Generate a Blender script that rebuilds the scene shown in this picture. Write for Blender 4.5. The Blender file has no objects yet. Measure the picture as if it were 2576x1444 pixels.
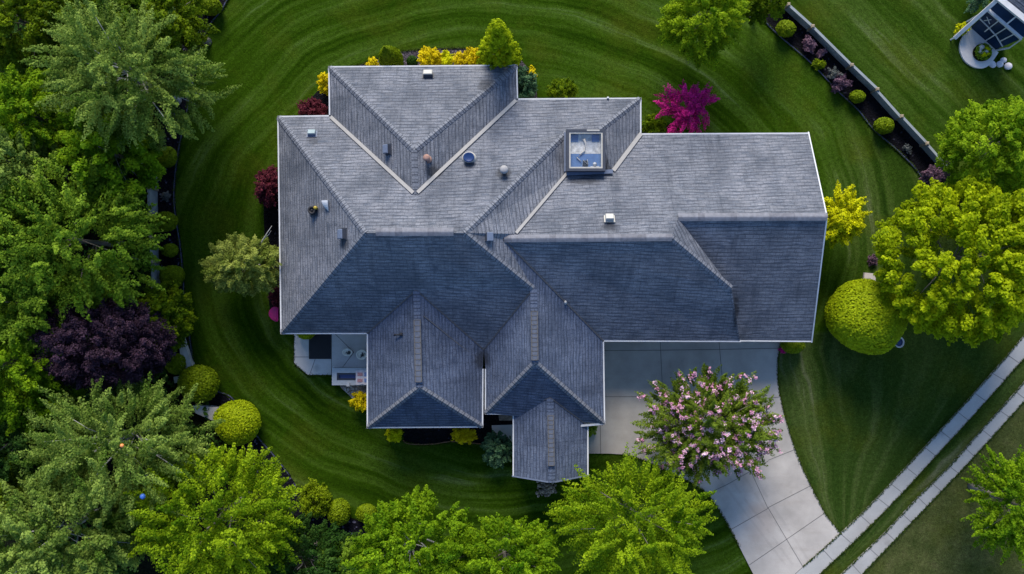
import bpy, math, random
import numpy as np
from mathutils import Vector, Matrix
from mathutils.geometry import tessellate_polygon
R = math.radians
scene = bpy.context.scene
COL = scene.collection

# ---------------------------------------------------------------- camera, sky, sun
CAM_H = 50.0                       # drone height in metres
PPM = 46.0                         # survey pixels per metre on the ground
CX, CY = 1288.0, 722.0
cam = bpy.data.cameras.new('camera'); cam_o = bpy.data.objects.new('camera', cam); COL.objects.link(cam_o)
cam_o.location = (0, 0, CAM_H); cam_o.rotation_euler = (0, 0, 0)
cam.sensor_width = 36.0; cam.lens = 36.0 * CAM_H / (2576 / PPM); cam.clip_start = 0.5; cam.clip_end = 3000
scene.camera = cam_o

SUN_EL, SUN_AZ = R(34), R(-5)     # sun stands in the north, a little to the west
sdir = Vector((math.cos(SUN_EL) * math.sin(SUN_AZ), math.cos(SUN_EL) * math.cos(SUN_AZ), math.sin(SUN_EL)))
world = bpy.data.worlds.new('World'); scene.world = world; world.use_nodes = True
wt = world.node_tree; bg = wt.nodes['Background']
sky = wt.nodes.new('ShaderNodeTexSky'); sky.sky_type = 'NISHITA'; sky.sun_disc = False
sky.sun_elevation = SUN_EL; sky.sun_rotation = SUN_AZ; sky.ozone_density = 4.0; sky.dust_density = 0.4
wt.links.new(sky.outputs[0], bg.inputs[0]); bg.inputs[1].default_value = 0.15
sun = bpy.data.lights.new('sun', 'SUN'); sun.energy = 3.9; sun.angle = R(28); sun.color = (1.0, 0.89, 0.74)
sun_o = bpy.data.objects.new('sun', sun); COL.objects.link(sun_o)
sun_o.rotation_euler = (-sdir).to_track_quat('-Z', 'Y').to_euler()
vs = scene.view_settings
vs.view_transform = 'Standard'; vs.look = 'None'; vs.gamma = 1; vs.use_curve_mapping = False; vs.exposure = 0.74
scene.cycles.max_bounces = 6; scene.cycles.transparent_max_bounces = 8

# ---------------------------------------------------------------- helpers
def W(px, py, z=0.0):
    k = (CAM_H - z) / CAM_H / PPM
    return Vector(((px - CX) * k, (CY - py) * k, z))
def mpp(z=0.0): return (CAM_H - z) / CAM_H / PPM

def tag(o, label=None, cat=None, group=None, kind=None):
    if label: o['label'] = label
    if cat: o['category'] = cat
    if group: o['group'] = group
    if kind: o['kind'] = kind
    return o
def empty(name, loc, label, cat, group=None):
    o = bpy.data.objects.new(name, None); o.location = loc; o.empty_display_size = 0.3
    COL.objects.link(o); tag(o, label, cat, group); return o
def link_mesh(name, me, mats, parent=None):
    for m in (mats if isinstance(mats, (list, tuple)) else [mats]): me.materials.append(m)
    o = bpy.data.objects.new(name, me); COL.objects.link(o)
    if parent is not None:
        o.parent = parent
        p = parent; T = Vector((0, 0, 0))
        while p is not None: T += p.location; p = p.parent
        o.location = -T                       # meshes are written in world coordinates
    return o

class MB:
    def __init__(s): s.v = []; s.f = []; s.m = []; s.uv = []; s.smooth = []
    def face(s, pts, mat=0, uv=None, smooth=False):
        b = len(s.v); s.v += [tuple(p) for p in pts]; s.f.append(list(range(b, b + len(pts)))); s.m.append(mat); s.smooth.append(smooth)
        s.uv.append(uv or [(0, 0)] * len(pts))
    def grid(s, rows, mat=0, closed=False, smooth=True, caps=False):
        b = len(s.v); n = len(rows[0])
        for r in rows: s.v += [tuple(p) for p in r]
        for i in range(len(rows) - 1):
            for j in range(n if closed else n - 1):
                k = (j + 1) % n
                s.f.append([b + i * n + j, b + i * n + k, b + (i + 1) * n + k, b + (i + 1) * n + j]); s.m.append(mat); s.smooth.append(smooth); s.uv.append([(0, 0)] * 4)
        if caps:
            s.f.append([b + j for j in range(n)][::-1]); s.m.append(mat); s.smooth.append(False); s.uv.append([(0, 0)] * n)
            s.f.append([b + (len(rows) - 1) * n + j for j in range(n)]); s.m.append(mat); s.smooth.append(False); s.uv.append([(0, 0)] * n)
    def box(s, M, sx, sy, sz, mat=0, taper=1.0):
        """box on the local plane z=0 of matrix M, size sx, sy, height sz, top scaled by taper"""
        c = []
        for z, k in ((0, 1), (sz, taper)):
            c += [M @ Vector((x * sx / 2 * k, y * sy / 2 * k, z)) for x, y in ((-1, -1), (1, -1), (1, 1), (-1, 1))]
        for q in ((3, 2, 1, 0), (4, 5, 6, 7), (0, 1, 5, 4), (1, 2, 6, 5), (2, 3, 7, 6), (3, 0, 4, 7)): s.face([c[i] for i in q], mat)
    def bar(s, a, b, w, h, mat=0, up=Vector((0, 0, 1))):
        a = Vector(a); b = Vector(b); d = (b - a); L = d.length; d = d / L
        side = d.cross(up).normalized(); n = side.cross(d).normalized()
        c = [p + side * x * w / 2 + n * z * h for p in (a, b) for x, z in ((-1, 0), (1, 0), (1, 1), (-1, 1))]
        for q in ((0, 1, 2, 3), (7, 6, 5, 4), (1, 0, 4, 5), (2, 1, 5, 6), (3, 2, 6, 7), (0, 3, 7, 4)): s.face([c[i] for i in q], mat)
    def tube(s, pts, rad, n=8, mat=0):
        rows = []
        for i, p in enumerate(pts):
            p = Vector(p); q = Vector(pts[min(i + 1, len(pts) - 1)]) - Vector(pts[max(i - 1, 0)])
            q = q.normalized() if q.length > 1e-6 else Vector((0, 0, 1))
            a = q.orthogonal().normalized(); 
            ref = Vector((0.3, 0.9, 0.1)); a = (ref - q * ref.dot(q)); a = a.normalized() if a.length > 1e-3 else q.orthogonal().normalized()
            bb = q.cross(a); r = rad[i] if isinstance(rad, (list, tuple)) else rad
            rows.append([p + a * math.cos(t) * r + bb * math.sin(t) * r for t in [2 * math.pi * k / n for k in range(n)]])
        s.grid(rows, mat, closed=True, caps=True)
    def lathe(s, M, prof, n=20, mat=0, sx=1, sy=1):
        rows = [[M @ Vector((r * math.cos(t) * sx, r * math.sin(t) * sy, z)) for t in [2 * math.pi * k / n for k in range(n)]] for r, z in prof]
        s.grid(rows, mat, closed=True, caps=True)
    def poly_slab(s, pts, z0, z1, mat=0):
        """horizontal polygon (world xy list) extruded from z0 to z1"""
        t = tessellate_polygon([[Vector((p[0], p[1], 0)) for p in pts]])
        for tri in t:
            q = [Vector((pts[i][0], pts[i][1], z1)) for i in tri]
            if (q[1] - q[0]).cross(q[2] - q[0]).z < 0: q = q[::-1]
            s.face(q, mat)
        if z1 > z0:
            n = len(pts)
            for i in range(n):
                a, b = pts[i], pts[(i + 1) % n]
                s.face([(a[0], a[1], z0), (b[0], b[1], z0), (b[0], b[1], z1), (a[0], a[1], z1)], mat)
    def build(s, name, mats, parent=None):
        me = bpy.data.meshes.new(name); me.from_pydata(s.v, [], s.f); me.update()
        me.polygons.foreach_set('material_index', s.m); me.polygons.foreach_set('use_smooth', s.smooth)
        if any(any(u != (0, 0) for u in q) for q in s.uv):
            l = me.uv_layers.new(name='UVMap'); flat = [c for q in s.uv for u in q for c in u]; l.data.foreach_set('uv', flat)
        return link_mesh(name, me, mats, parent)

def smooth_line(pts, k=6):
    out = []
    n = len(pts)
    for i in range(n - 1):
        p0, p1, p2, p3 = [np.array(pts[max(0, min(n - 1, j))], float) for j in (i - 1, i, i + 1, i + 2)]
        for t in np.linspace(0, 1, k, endpoint=False):
            out.append(tuple(0.5 * ((2 * p1) + (-p0 + p2) * t + (2 * p0 - 5 * p1 + 4 * p2 - p3) * t * t + (-p0 + 3 * p1 - 3 * p2 + p3) * t ** 3)))
    out.append(tuple(map(float, pts[-1]))); return out

# ---------------------------------------------------------------- materials
class N:
    """tiny node helper"""
    def __init__(s, name):
        s.mat = bpy.data.materials.new(name); s.mat.use_nodes = True; s.t = s.mat.node_tree
        s.out = s.t.nodes['Material Output']; s.b = s.t.nodes['Principled BSDF']
    def n(s, typ, **kw):
        x = s.t.nodes.new(typ)
        for k, v in kw.items():
            if k in x.inputs: x.inputs[k].default_value = v
            else: setattr(x, k, v)
        return x
    def l(s, a, b): s.t.links.new(a, b)
    def noise(s, vec=None, scale=5, detail=3, rough=0.5):
        x = s.n('ShaderNodeTexNoise', Scale=scale, Detail=detail, Roughness=rough)
        if vec is not None: s.l(vec, x.inputs['Vector'])
        return x.outputs['Fac']
    def ramp(s, fac, stops):
        x = s.n('ShaderNodeValToRGB'); e = x.color_ramp.elements
        while len(e) < len(stops): e.new(0.5)
        for i, (p, c) in enumerate(stops): e[i].position = p; e[i].color = (c[0], c[1], c[2], 1) if not isinstance(c, (int, float)) else (c, c, c, 1)
        s.l(fac, x.inputs[0]); return x.outputs[0]
    def mix(s, fac, a, b, mode='MIX'):
        x = s.n('ShaderNodeMix', data_type='RGBA', blend_type=mode)
        for inp, val in ((x.inputs[0], fac), (x.inputs[6], a), (x.inputs[7], b)):
            if hasattr(val, 'is_linked') or isinstance(val, bpy.types.NodeSocket): s.l(val, inp)
            elif isinstance(val, (int, float)): inp.default_value = val
            else: inp.default_value = (*val, 1)
        return x.outputs[2]
    def math(s, op, a, b=0.5):
        x = s.n('ShaderNodeMath', operation=op)
        for inp, val in ((x.inputs[0], a), (x.inputs[1], b)):
            if isinstance(val, bpy.types.NodeSocket): s.l(val, inp)
            else: inp.default_value = val
        return x.outputs[0]
    def coord(s, which='Object'): return s.n('ShaderNodeTexCoord').outputs[which]
    def geo(s): return s.n('ShaderNodeNewGeometry').outputs['Position']
    def attr(s, name, out='Fac'): return s.n('ShaderNodeAttribute', attribute_name=name).outputs[out]
    def mapping(s, vec, sc):
        x = s.n('ShaderNodeMapping'); x.inputs['Scale'].default_value = sc; s.l(vec, x.inputs['Vector']); return x.outputs[0]
    def bump(s, h, strength=0.3, dist=0.05):
        x = s.n('ShaderNodeBump', Strength=strength, Distance=dist); s.l(h, x.inputs['Height']); s.l(x.outputs[0], s.b.inputs['Normal']); return x
    def base(s, c):
        if isinstance(c, bpy.types.NodeSocket): s.l(c, s.b.inputs['Base Color'])
        else: s.b.inputs['Base Color'].default_value = (*c, 1)
    def set(s, **kw):
        for k, v in kw.items(): s.b.inputs[k.replace('_', ' ')].default_value = v

def plain(name, c, rough=0.6, metal=0.0, var=0.12, scale=6.0, spec=0.4):
    m = N(name); f = m.noise(m.geo(), scale, 4, 0.6)
    m.base(m.ramp(f, [(0.25, [x * (1 - var) for x in c]), (0.75, [min(1, x * (1 + var)) for x in c])]))
    m.set(Roughness=rough, Metallic=metal, Specular_IOR_Level=spec); m.bump(m.noise(m.geo(), scale * 9, 3), 0.12, 0.01); return m.mat

SHADE_AND_STAINS = [(tuple(W(1853, 788, 3.9)), (2.0, .55, .0), .7), (tuple(W(1092, 436, 5.2)), (1.1, 1.1, 0), .8), (tuple(W(1268, 436, 5.2)), (1.3, 1.8, 0), .75), (tuple(W(1182, 412, 5.2)), (1.4, 2.0, 0), .6),  # first two: painted shade of the garage roof step, flue's cast shadow
          (tuple(W(1535, 572, 5.8)), (1.1, 1.6, 0), .6), (tuple(W(1470, 455, 4.6)), (.55, 2.0, 0), .55), (tuple(W(790, 350, 3.8)), (1.2, 1.4, 0), .45), (tuple(W(868, 612, 6.4)), (1.6, 1.5, 0), .6), (tuple(W(790, 534, 4.9)), (1.6, 1.6, 0), .6), (tuple(W(1212, 905, 3.0)), (1.0, .9, 0), .7), (tuple(W(1222, 212, 3.8)), (1.2, 1.2, 0), .6)]  # also the painted shadow below the ridge-side vent; the others are stains
def shingle(name, ca, cb, cdark, course=0.2, width=0.36):
    m = N(name); uv = m.n('ShaderNodeUVMap').outputs[0]
    # wobble the courses slightly
    nz = m.n('ShaderNodeTexNoise', Scale=0.9, Detail=2.0); m.l(uv, nz.inputs['Vector'])
    sub = m.n('ShaderNodeVectorMath', operation='SUBTRACT'); m.l(nz.outputs['Color'], sub.inputs[0]); sub.inputs[1].default_value = (0.5, 0.5, 0.5)
    scl = m.n('ShaderNodeVectorMath', operation='SCALE'); m.l(sub.outputs[0], scl.inputs[0]); scl.inputs['Scale'].default_value = 0.15
    add = m.n('ShaderNodeVectorMath', operation='ADD'); m.l(uv, add.inputs[0]); m.l(scl.outputs[0], add.inputs[1]); v = add.outputs[0]
    br = m.n('ShaderNodeTexBrick', offset=0.5, squash=1.0)
    m.l(v, br.inputs['Vector']); br.inputs['Scale'].default_value = 1.0
    br.inputs['Brick Width'].default_value = width; br.inputs['Row Height'].default_value = course; br.inputs['Mortar Size'].default_value = 0.02
    br.inputs['Mortar Smooth'].default_value = 0.6; br.inputs['Bias'].default_value = 0.0
    br.inputs['Color1'].default_value = (0, 0, 0, 1); br.inputs['Color2'].default_value = (1, 1, 1, 1); br.inputs['Mortar'].default_value = (0.5, 0.5, 0.5, 1)
    tab = br.outputs['Color']
    col = m.mix(tab, ca, cb)
    f = m.noise(m.mapping(v, (1.2, 14, 1)), 1.0, 5, 0.75)               # long weathering streaks along the courses
    col = m.mix(m.ramp(f, [(0.40, 0), (0.62, 1)]), col, [min(1, x * 1.75) for x in cb])
    g = m.noise(v, 26, 3, 0.8)                                          # mineral granules and lichen flecks
    col = m.mix(m.ramp(g, [(0.52, 0), (0.68, 1)]), col, [x * 0.45 for x in ca])
    col = m.mix(m.ramp(m.noise(v, 0.45, 4, 0.6), [(0.38, 0.0), (0.66, 0.6)]), col, [x * 0.62 for x in ca])
    col = m.mix(m.ramp(m.noise(m.mapping(v, (2.2, 0.35, 1)), 1.0, 4, 0.65), [(0.52, 0.0), (0.72, 0.5)]), col, [x * 0.5 for x in ca])
    for cpt, sc, amt in SHADE_AND_STAINS:  # darkens the shingle colour with the painted shade and the stains
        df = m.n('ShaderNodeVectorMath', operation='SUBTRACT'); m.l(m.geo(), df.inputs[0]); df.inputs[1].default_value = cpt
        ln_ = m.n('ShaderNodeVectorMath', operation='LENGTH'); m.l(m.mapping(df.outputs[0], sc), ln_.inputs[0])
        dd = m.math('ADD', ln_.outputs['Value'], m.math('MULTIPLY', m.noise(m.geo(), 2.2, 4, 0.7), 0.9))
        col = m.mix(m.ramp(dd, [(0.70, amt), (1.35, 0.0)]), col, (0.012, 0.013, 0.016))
    # dark line under each course, broken up
    sep = m.n('ShaderNodeSeparateXYZ'); m.l(v, sep.inputs[0])
    fr = m.math('FRACT', m.math('DIVIDE', sep.outputs['Y'], course), 0)
    ln = m.ramp(fr, [(0.0, 1.0), (0.14, 0.55), (0.3, 0.0)])
    brk = m.ramp(m.noise(m.mapping(v, (0.9, 7, 1)), 1.0, 3, 0.6), [(0.36, 0.15), (0.6, 1.0)])
    col = m.mix(m.math('MULTIPLY', m.math('MULTIPLY', ln, brk), 0.85), col, cdark)
    col = m.mix(m.math('MULTIPLY', br.outputs['Fac'], 0.35), col, cdark)
    m.base(col); m.set(Roughness=0.85, Specular_IOR_Level=0.25)
    hgt = m.math('ADD', m.math('MULTIPLY', fr, -0.6), m.math('MULTIPLY', m.noise(v, 14, 4, 0.7), 0.9))
    m.bump(hgt, 0.55, 0.05); return m.mat

def leafmat(name, c0, c1, transl=0.5, rough=0.55):
    m = N(name); t = m.attr('tint')
    mid = [(a + b) / 2 for a, b in zip(c0, c1)]
    col = m.ramp(t, [(0.0, c0), (0.55, mid), (1.0, c1)])
    m.base(col); m.set(Roughness=rough, Specular_IOR_Level=0.06)
    tr = m.n('ShaderNodeBsdfTranslucent'); m.l(col, tr.inputs['Color'])
    mx = m.n('ShaderNodeMixShader'); mx.inputs[0].default_value = transl
    m.l(m.b.outputs[0], mx.inputs[1]); m.l(tr.outputs[0], mx.inputs[2]); m.l(mx.outputs[0], m.out.inputs['Surface']); return m.mat

def grassmat():
    m = N('lawn_grass'); mv0 = m.attr('mow', 'Vector'); dry = m.attr('dry'); P = m.geo()
    wn = m.n('ShaderNodeTexNoise', Scale=0.16, Detail=3.0); m.l(P, wn.inputs['Vector'])
    sb = m.n('ShaderNodeVectorMath', operation='SUBTRACT'); m.l(wn.outputs['Color'], sb.inputs[0]); sb.inputs[1].default_value = (.5, .5, .5)
    sl = m.n('ShaderNodeVectorMath', operation='SCALE'); m.l(sb.outputs[0], sl.inputs[0]); sl.inputs['Scale'].default_value = 1.5
    ad = m.n('ShaderNodeVectorMath', operation='ADD'); m.l(mv0, ad.inputs[0]); m.l(sl.outputs[0], ad.inputs[1]); mv = ad.outputs[0]
    st = m.noise(m.mapping(mv, (1.35, 0.045, 1)), 1.0, 2, 0.5)          # mower passes
    st2 = m.noise(m.mapping(mv, (4.2, 0.11, 1)), 1.0, 3, 0.6)
    s1 = m.ramp(st, [(0.38, 0), (0.62, 1)]); s2 = m.ramp(st2, [(0.36, 0), (0.66, 1)])
    fac = m.math('ADD', m.math('MULTIPLY', s1, 0.5), m.math('MULTIPLY', s2, 0.36))
    fac = m.math('ADD', fac, m.math('MULTIPLY', m.noise(P, 0.5, 5, 0.65), 0.16))
    fac = m.mix(m.ramp(m.noise(P, 0.13, 2, 0.5), [(0.40, 0.0), (0.68, 0.65)]), fac, (0.42, 0.42, 0.42))
    green = m.ramp(fac, [(0.05, (0.008, 0.024, 0.0012)), (0.4, (0.021, 0.049, 0.0025)), (0.7, (0.037, 0.074, 0.008)), (0.95, (0.066, 0.106, 0.031))])
    dull = m.ramp(fac, [(0.0, (0.009, 0.024, 0.004)), (0.4, (0.024, 0.046, 0.009)), (0.68, (0.050, 0.072, 0.020)), (0.9, (0.105, 0.112, 0.062))])
    dc = m.math('MINIMUM', dry, 1.0); col = m.mix(dc, green, dull)
    col = m.mix(m.math('MAXIMUM', m.math('SUBTRACT', dry, 1.0), 0.0), col, m.ramp(m.noise(P, 1.1, 5, .7), [(0.3, (0.030, 0.044, 0.012)), (0.55, (0.056, 0.068, 0.022)), (0.75, (0.085, 0.088, 0.036))]))
    big = m.noise(P, 0.22, 4, 0.6)
    col = m.mix(m.ramp(big, [(0.50, 0), (0.72, 0.6)]), col, (0.050, 0.062, 0.006))
    tuft = m.noise(P, 5.0, 5, 0.8); fine = m.noise(P, 15, 3, 0.85)
    k = m.math('ADD', m.math('MULTIPLY', m.ramp(tuft, [(0.3, 0), (0.7, 1)]), 0.45), m.math('MULTIPLY', m.ramp(fine, [(0.3, 0), (0.7, 1)]), 0.55))
    col = m.mix(1.0, col, m.ramp(k, [(0.1, 0.38), (0.5, 0.95), (0.9, 1.75)]), 'MULTIPLY')
    m.base(col); m.set(Roughness=0.9, Specular_IOR_Level=0.0); m.bump(m.math('ADD', fine, tuft), 0.6, 0.04); return m.mat

def mulchmat(name, c0, c1, chip=(0.10, 0.10, 0.14), amt=0.93):
    m = N(name); P = m.geo()
    v = m.n('ShaderNodeTexVoronoi', Scale=11.0); m.l(P, v.inputs['Vector'])
    sp = m.n('ShaderNodeSeparateColor'); m.l(v.outputs['Color'], sp.inputs[0])
    col = m.mix(sp.outputs[0], c0, c1)
    col = m.mix(m.ramp(sp.outputs[1], [(amt, 0), (amt + 0.03, 1)]), col, chip)
    m.base(col); m.set(Roughness=0.85, Specular_IOR_Level=0.1)
    m.bump(m.math('ADD', v.outputs['Distance'], m.noise(P, 18, 3, 0.7)), 0.8, 0.06); return m.mat

def concrete(name, c, stain=0.18):
    m = N(name); P = m.geo()
    a = m.noise(P, 0.5, 5, 0.6); b = m.noise(P, 30, 3, 0.7); d = m.noise(m.mapping(P, (0.35, 1.6, 1)), 1.3, 4, 0.6)
    col = m.ramp(a, [(0.3, [x * (1 - stain) for x in c]), (0.7, [x * (1 + stain * 0.5) for x in c])])
    col = m.mix(m.ramp(d, [(0.55, 0), (0.75, 0.35)]), col, (c[0] * 0.72, c[1] * 0.69, c[2] * 0.66))
    col = m.mix(1.0, col, m.ramp(b, [(0.2, 0.86), (0.8, 1.1)]), 'MULTIPLY')
    v = m.n('ShaderNodeTexVoronoi', Scale=0.42); m.l(P, v.inputs['Vector'])
    col = m.mix(m.ramp(m.math('ADD', v.outputs['Distance'], m.math('MULTIPLY', m.noise(P, 5, 3, .6), .12)), [(0.10, 0.45), (0.17, 0)]), col, (c[0] * .5, c[1] * .48, c[2] * .46))
    col = m.mix(m.ramp(m.noise(P, 0.28, 3, 0.5), [(0.58, 0), (0.72, stain * 1.6)]), col, (c[0] * 0.75, c[1] * 0.64, c[2] * 0.58))
    m.base(col); m.set(Roughness=0.85, Specular_IOR_Level=0.2); m.bump(b, 0.25, 0.01); return m.mat

def barkmat(name, c):
    m = N(name); P = m.geo(); f = m.noise(m.mapping(P, (9, 9, 2)), 1.0, 4, 0.7)
    m.base(m.ramp(f, [(0.3, [x * 0.55 for x in c]), (0.7, c)])); m.set(Roughness=0.9); m.bump(f, 0.6, 0.03); return m.mat

def glassmat(name, tint, rough=0.05, transp=0.5):
    m = N(name); m.base(tint); m.set(Roughness=rough, Specular_IOR_Level=0.6)
    tr = m.n('ShaderNodeBsdfTransparent'); mx = m.n('ShaderNodeMixShader'); mx.inputs[0].default_value = transp
    m.l(m.b.outputs[0], mx.inputs[1]); m.l(tr.outputs[0], mx.inputs[2]); m.l(mx.outputs[0], m.out.inputs['Surface']); return m.mat

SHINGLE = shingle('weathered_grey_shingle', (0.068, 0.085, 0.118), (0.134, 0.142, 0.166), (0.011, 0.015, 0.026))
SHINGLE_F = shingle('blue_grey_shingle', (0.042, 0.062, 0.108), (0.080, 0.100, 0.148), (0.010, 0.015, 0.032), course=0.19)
CAPM = plain('ridge_cap_shingle', (0.155, 0.162, 0.19), 0.85, var=0.25, scale=5)
DARKM = plain('dark_vent_metal', (0.035, 0.042, 0.06), 0.5)
VENTBLUE = plain('blue_grey_vent_metal', (0.12, 0.15, 0.22), 0.4)
WHITE = plain('white_painted_metal', (0.48, 0.50, 0.53), 0.5, var=0.12, scale=3)
CREAM = plain('cream_painted_metal', (0.38, 0.375, 0.35), 0.5)
FLASH = plain('zinc_flashing', (0.27, 0.265, 0.26), 0.5, var=0.1, scale=2)
SIDING = plain('pale_siding', (0.52, 0.50, 0.46), 0.7)
STONE_W = plain('light_stone', (0.46, 0.45, 0.43), 0.85, var=0.3, scale=2.5)
STONE_B = plain('brown_stone', (0.25, 0.20, 0.16), 0.9, var=0.5, scale=7)
TERRA = plain('terracotta', (0.27, 0.16, 0.13), 0.8, var=0.3)
BLUEP = plain('blue_plastic', (0.012, 0.035, 0.12), 0.35)
MAGENTA = plain('magenta_plastic', (0.70, 0.02, 0.20), 0.35)
YELLOWP = plain('yellow_plastic', (0.32, 0.25, 0.03), 0.4)
BLACK = plain('black_rubber', (0.012, 0.013, 0.018), 0.7)
BLUEEDGE = plain('blue_black_edging', (0.05, 0.055, 0.13), 0.4)
REDEDGE = plain('rust_edging', (0.22, 0.11, 0.06), 0.6)
FENCE = plain('grey_vinyl_boards', (0.20, 0.23, 0.25), 0.6, var=0.2, scale=1.5)
POSTM = plain('tan_post_wood', (0.22, 0.18, 0.13), 0.8, var=0.3)
CONC = concrete('driveway_concrete', (0.375, 0.355, 0.335), 0.26)
WALKC = concrete('sidewalk_concrete', (0.33, 0.335, 0.335), 0.16)
PATIO = concrete('patio_concrete', (0.56, 0.55, 0.55), 0.1)
JOINT = plain('joint_grey', (0.085, 0.085, 0.088), 0.9)  # dark grey of paving joints, vent rails and roof crease strips
MULCH = mulchmat('black_mulch', (0.002, 0.002, 0.0035), (0.006, 0.006, 0.010), (0.03, 0.03, 0.045), 0.965)
MULCH_S = mulchmat('wet_black_mulch', (0.002, 0.002, 0.004), (0.007, 0.007, 0.014), (0.07, 0.07, 0.12), 0.93)
MULCH_G = mulchmat('grey_brown_mulch', (0.03, 0.026, 0.034), (0.075, 0.065, 0.08), (0.14, 0.12, 0.15), 0.85)
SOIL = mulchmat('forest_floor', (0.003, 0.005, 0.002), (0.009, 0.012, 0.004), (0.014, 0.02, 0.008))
GRAVEL = mulchmat('pink_gravel', (0.18, 0.15, 0.14), (0.34, 0.29, 0.27), (0.5, 0.46, 0.44), 0.8)
GRASS = grassmat()
BARK = barkmat('grey_bark', (0.20, 0.18, 0.16)); BARK_P = barkmat('pale_bark', (0.42, 0.42, 0.42)); BARK_D = barkmat('dark_bark', (0.08, 0.07, 0.06))
GLASS_D = plain('dark_blue_glass', (0.006, 0.022, 0.06), 0.25, var=.3, scale=1.5, spec=.15)
GLASS_C = glassmat('clear_glass', (0.10, 0.14, 0.2), 0.04, 0.9)
WATER = plain('spa_water', (0.05, 0.075, 0.22), 0.08)
PANELB = plain('blue_panel', (0.09, 0.17, 0.36), 0.4, var=0.2, scale=3)
PLASTER = plain('speckled_plaster', (0.56, 0.57, 0.57), 0.8, var=0.45, scale=5)
PAPER = plain('printed_towel', (0.62, 0.58, 0.62), 0.8, var=0.2, scale=14)

LM = {
 'sage':   leafmat('sage_leaves', (0.075, 0.150, 0.016), (0.330, 0.450, 0.090)),
 'green':  leafmat('mid_green_leaves', (0.058, 0.138, 0.007), (0.290, 0.440, 0.036)),
 'bright': leafmat('bright_green_leaves', (0.058, 0.155, 0.003), (0.300, 0.470, 0.014)),
 'lime':   leafmat('lime_leaves', (0.080, 0.175, 0.003), (0.370, 0.510, 0.014)),
 'olive':  leafmat('olive_leaves', (0.052, 0.108, 0.003), (0.210, 0.300, 0.008)),
 'dark':   leafmat('dark_green_leaves', (0.014, 0.055, 0.008), (0.070, 0.150, 0.024)),
 'maple':  leafmat('yellow_green_maple_leaves', (0.150, 0.235, 0.002), (0.500, 0.600, 0.010)),
 'maple2': leafmat('green_maple_leaves', (0.095, 0.205, 0.004), (0.350, 0.510, 0.018)),
 'purple': leafmat('dark_purple_leaves', (0.010, 0.006, 0.013), (0.066, 0.036, 0.060), 0.15),
 'burg':   leafmat('burgundy_leaves', (0.045, 0.007, 0.014), (0.180, 0.036, 0.055), 0.2),
 'mauve':  leafmat('mauve_leaves', (0.055, 0.032, 0.055), (0.220, 0.130, 0.180), 0.2),
 'greyl':  leafmat('grey_leaves', (0.050, 0.060, 0.060), (0.170, 0.180, 0.180), 0.2),
 'magenta': leafmat('magenta_blossom', (0.260, 0.005, 0.100), (0.740, 0.030, 0.310), 0.25),
 'yellow': leafmat('golden_leaves', (0.46, 0.35, 0.003), (0.82, 0.70, 0.010), 0.3),
 'gold2':  leafmat('golden_green_leaves', (0.34, 0.36, 0.002), (0.70, 0.72, 0.008), 0.3),
 'box':    leafmat('boxwood_leaves', (0.072, 0.120, 0.002), (0.220, 0.300, 0.008), 0.25),
 'boxb':   leafmat('light_boxwood_leaves', (0.170, 0.250, 0.003), (0.430, 0.520, 0.012), 0.3),
 'blueg':  leafmat('blue_green_needles', (0.022, 0.070, 0.032), (0.100, 0.190, 0.095), 0.2),
 'bloomleaf': leafmat('blossom_tree_leaves', (0.070, 0.130, 0.010), (0.270, 0.370, 0.040)),
 'pale':   leafmat('pale_yellow_green_leaves', (0.110, 0.165, 0.018), (0.430, 0.490, 0.110)),
 'pink':   leafmat('pink_blossom', (0.56, 0.24, 0.40), (0.86, 0.62, 0.74), 0.25),
 'white':  leafmat('white_blossom', (0.55, 0.55, 0.50), (0.80, 0.80, 0.78), 0.2),
}

# ---------------------------------------------------------------- foliage builders
def leaf_obj(name, P, Nn, size, tint, mat, rng, parent=None, aspect=0.6):
    n = len(P)
    Nn = Nn / (np.linalg.norm(Nn, axis=1, keepdims=True) + 1e-9)
    r = rng.normal(size=(n, 3)); t = np.cross(Nn, r); t /= (np.linalg.norm(t, axis=1, keepdims=True) + 1e-9); b = np.cross(Nn, t)
    s = size * rng.uniform(0.7, 1.3, n)[:, None]
    fold = Nn * s * 0.18
    V = np.stack([P - t * s, P - b * s * aspect + fold, P + t * s, P + b * s * aspect + fold], 1).reshape(-1, 3)
    me = bpy.data.meshes.new(name); me.vertices.add(4 * n); me.vertices.foreach_set('co', V.astype(np.float32).ravel())
    me.loops.add(4 * n); me.loops.foreach_set('vertex_index', np.arange(4 * n, dtype=np.int32))
    me.polygons.add(n); me.polygons.foreach_set('loop_start', np.arange(0, 4 * n, 4, dtype=np.int32)); me.polygons.foreach_set('loop_total', np.full(n, 4, np.int32))
    a = me.attributes.new('tint', 'FLOAT', 'FACE'); a.data.foreach_set('value', np.clip(tint, 0, 1).astype(np.float32))
    me.update(calc_edges=True)
    return link_mesh(name, me, mat, parent)

def unit(rng, n):
    v = rng.normal(size=(n, 3)); return v / np.linalg.norm(v, axis=1, keepdims=True)

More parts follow.
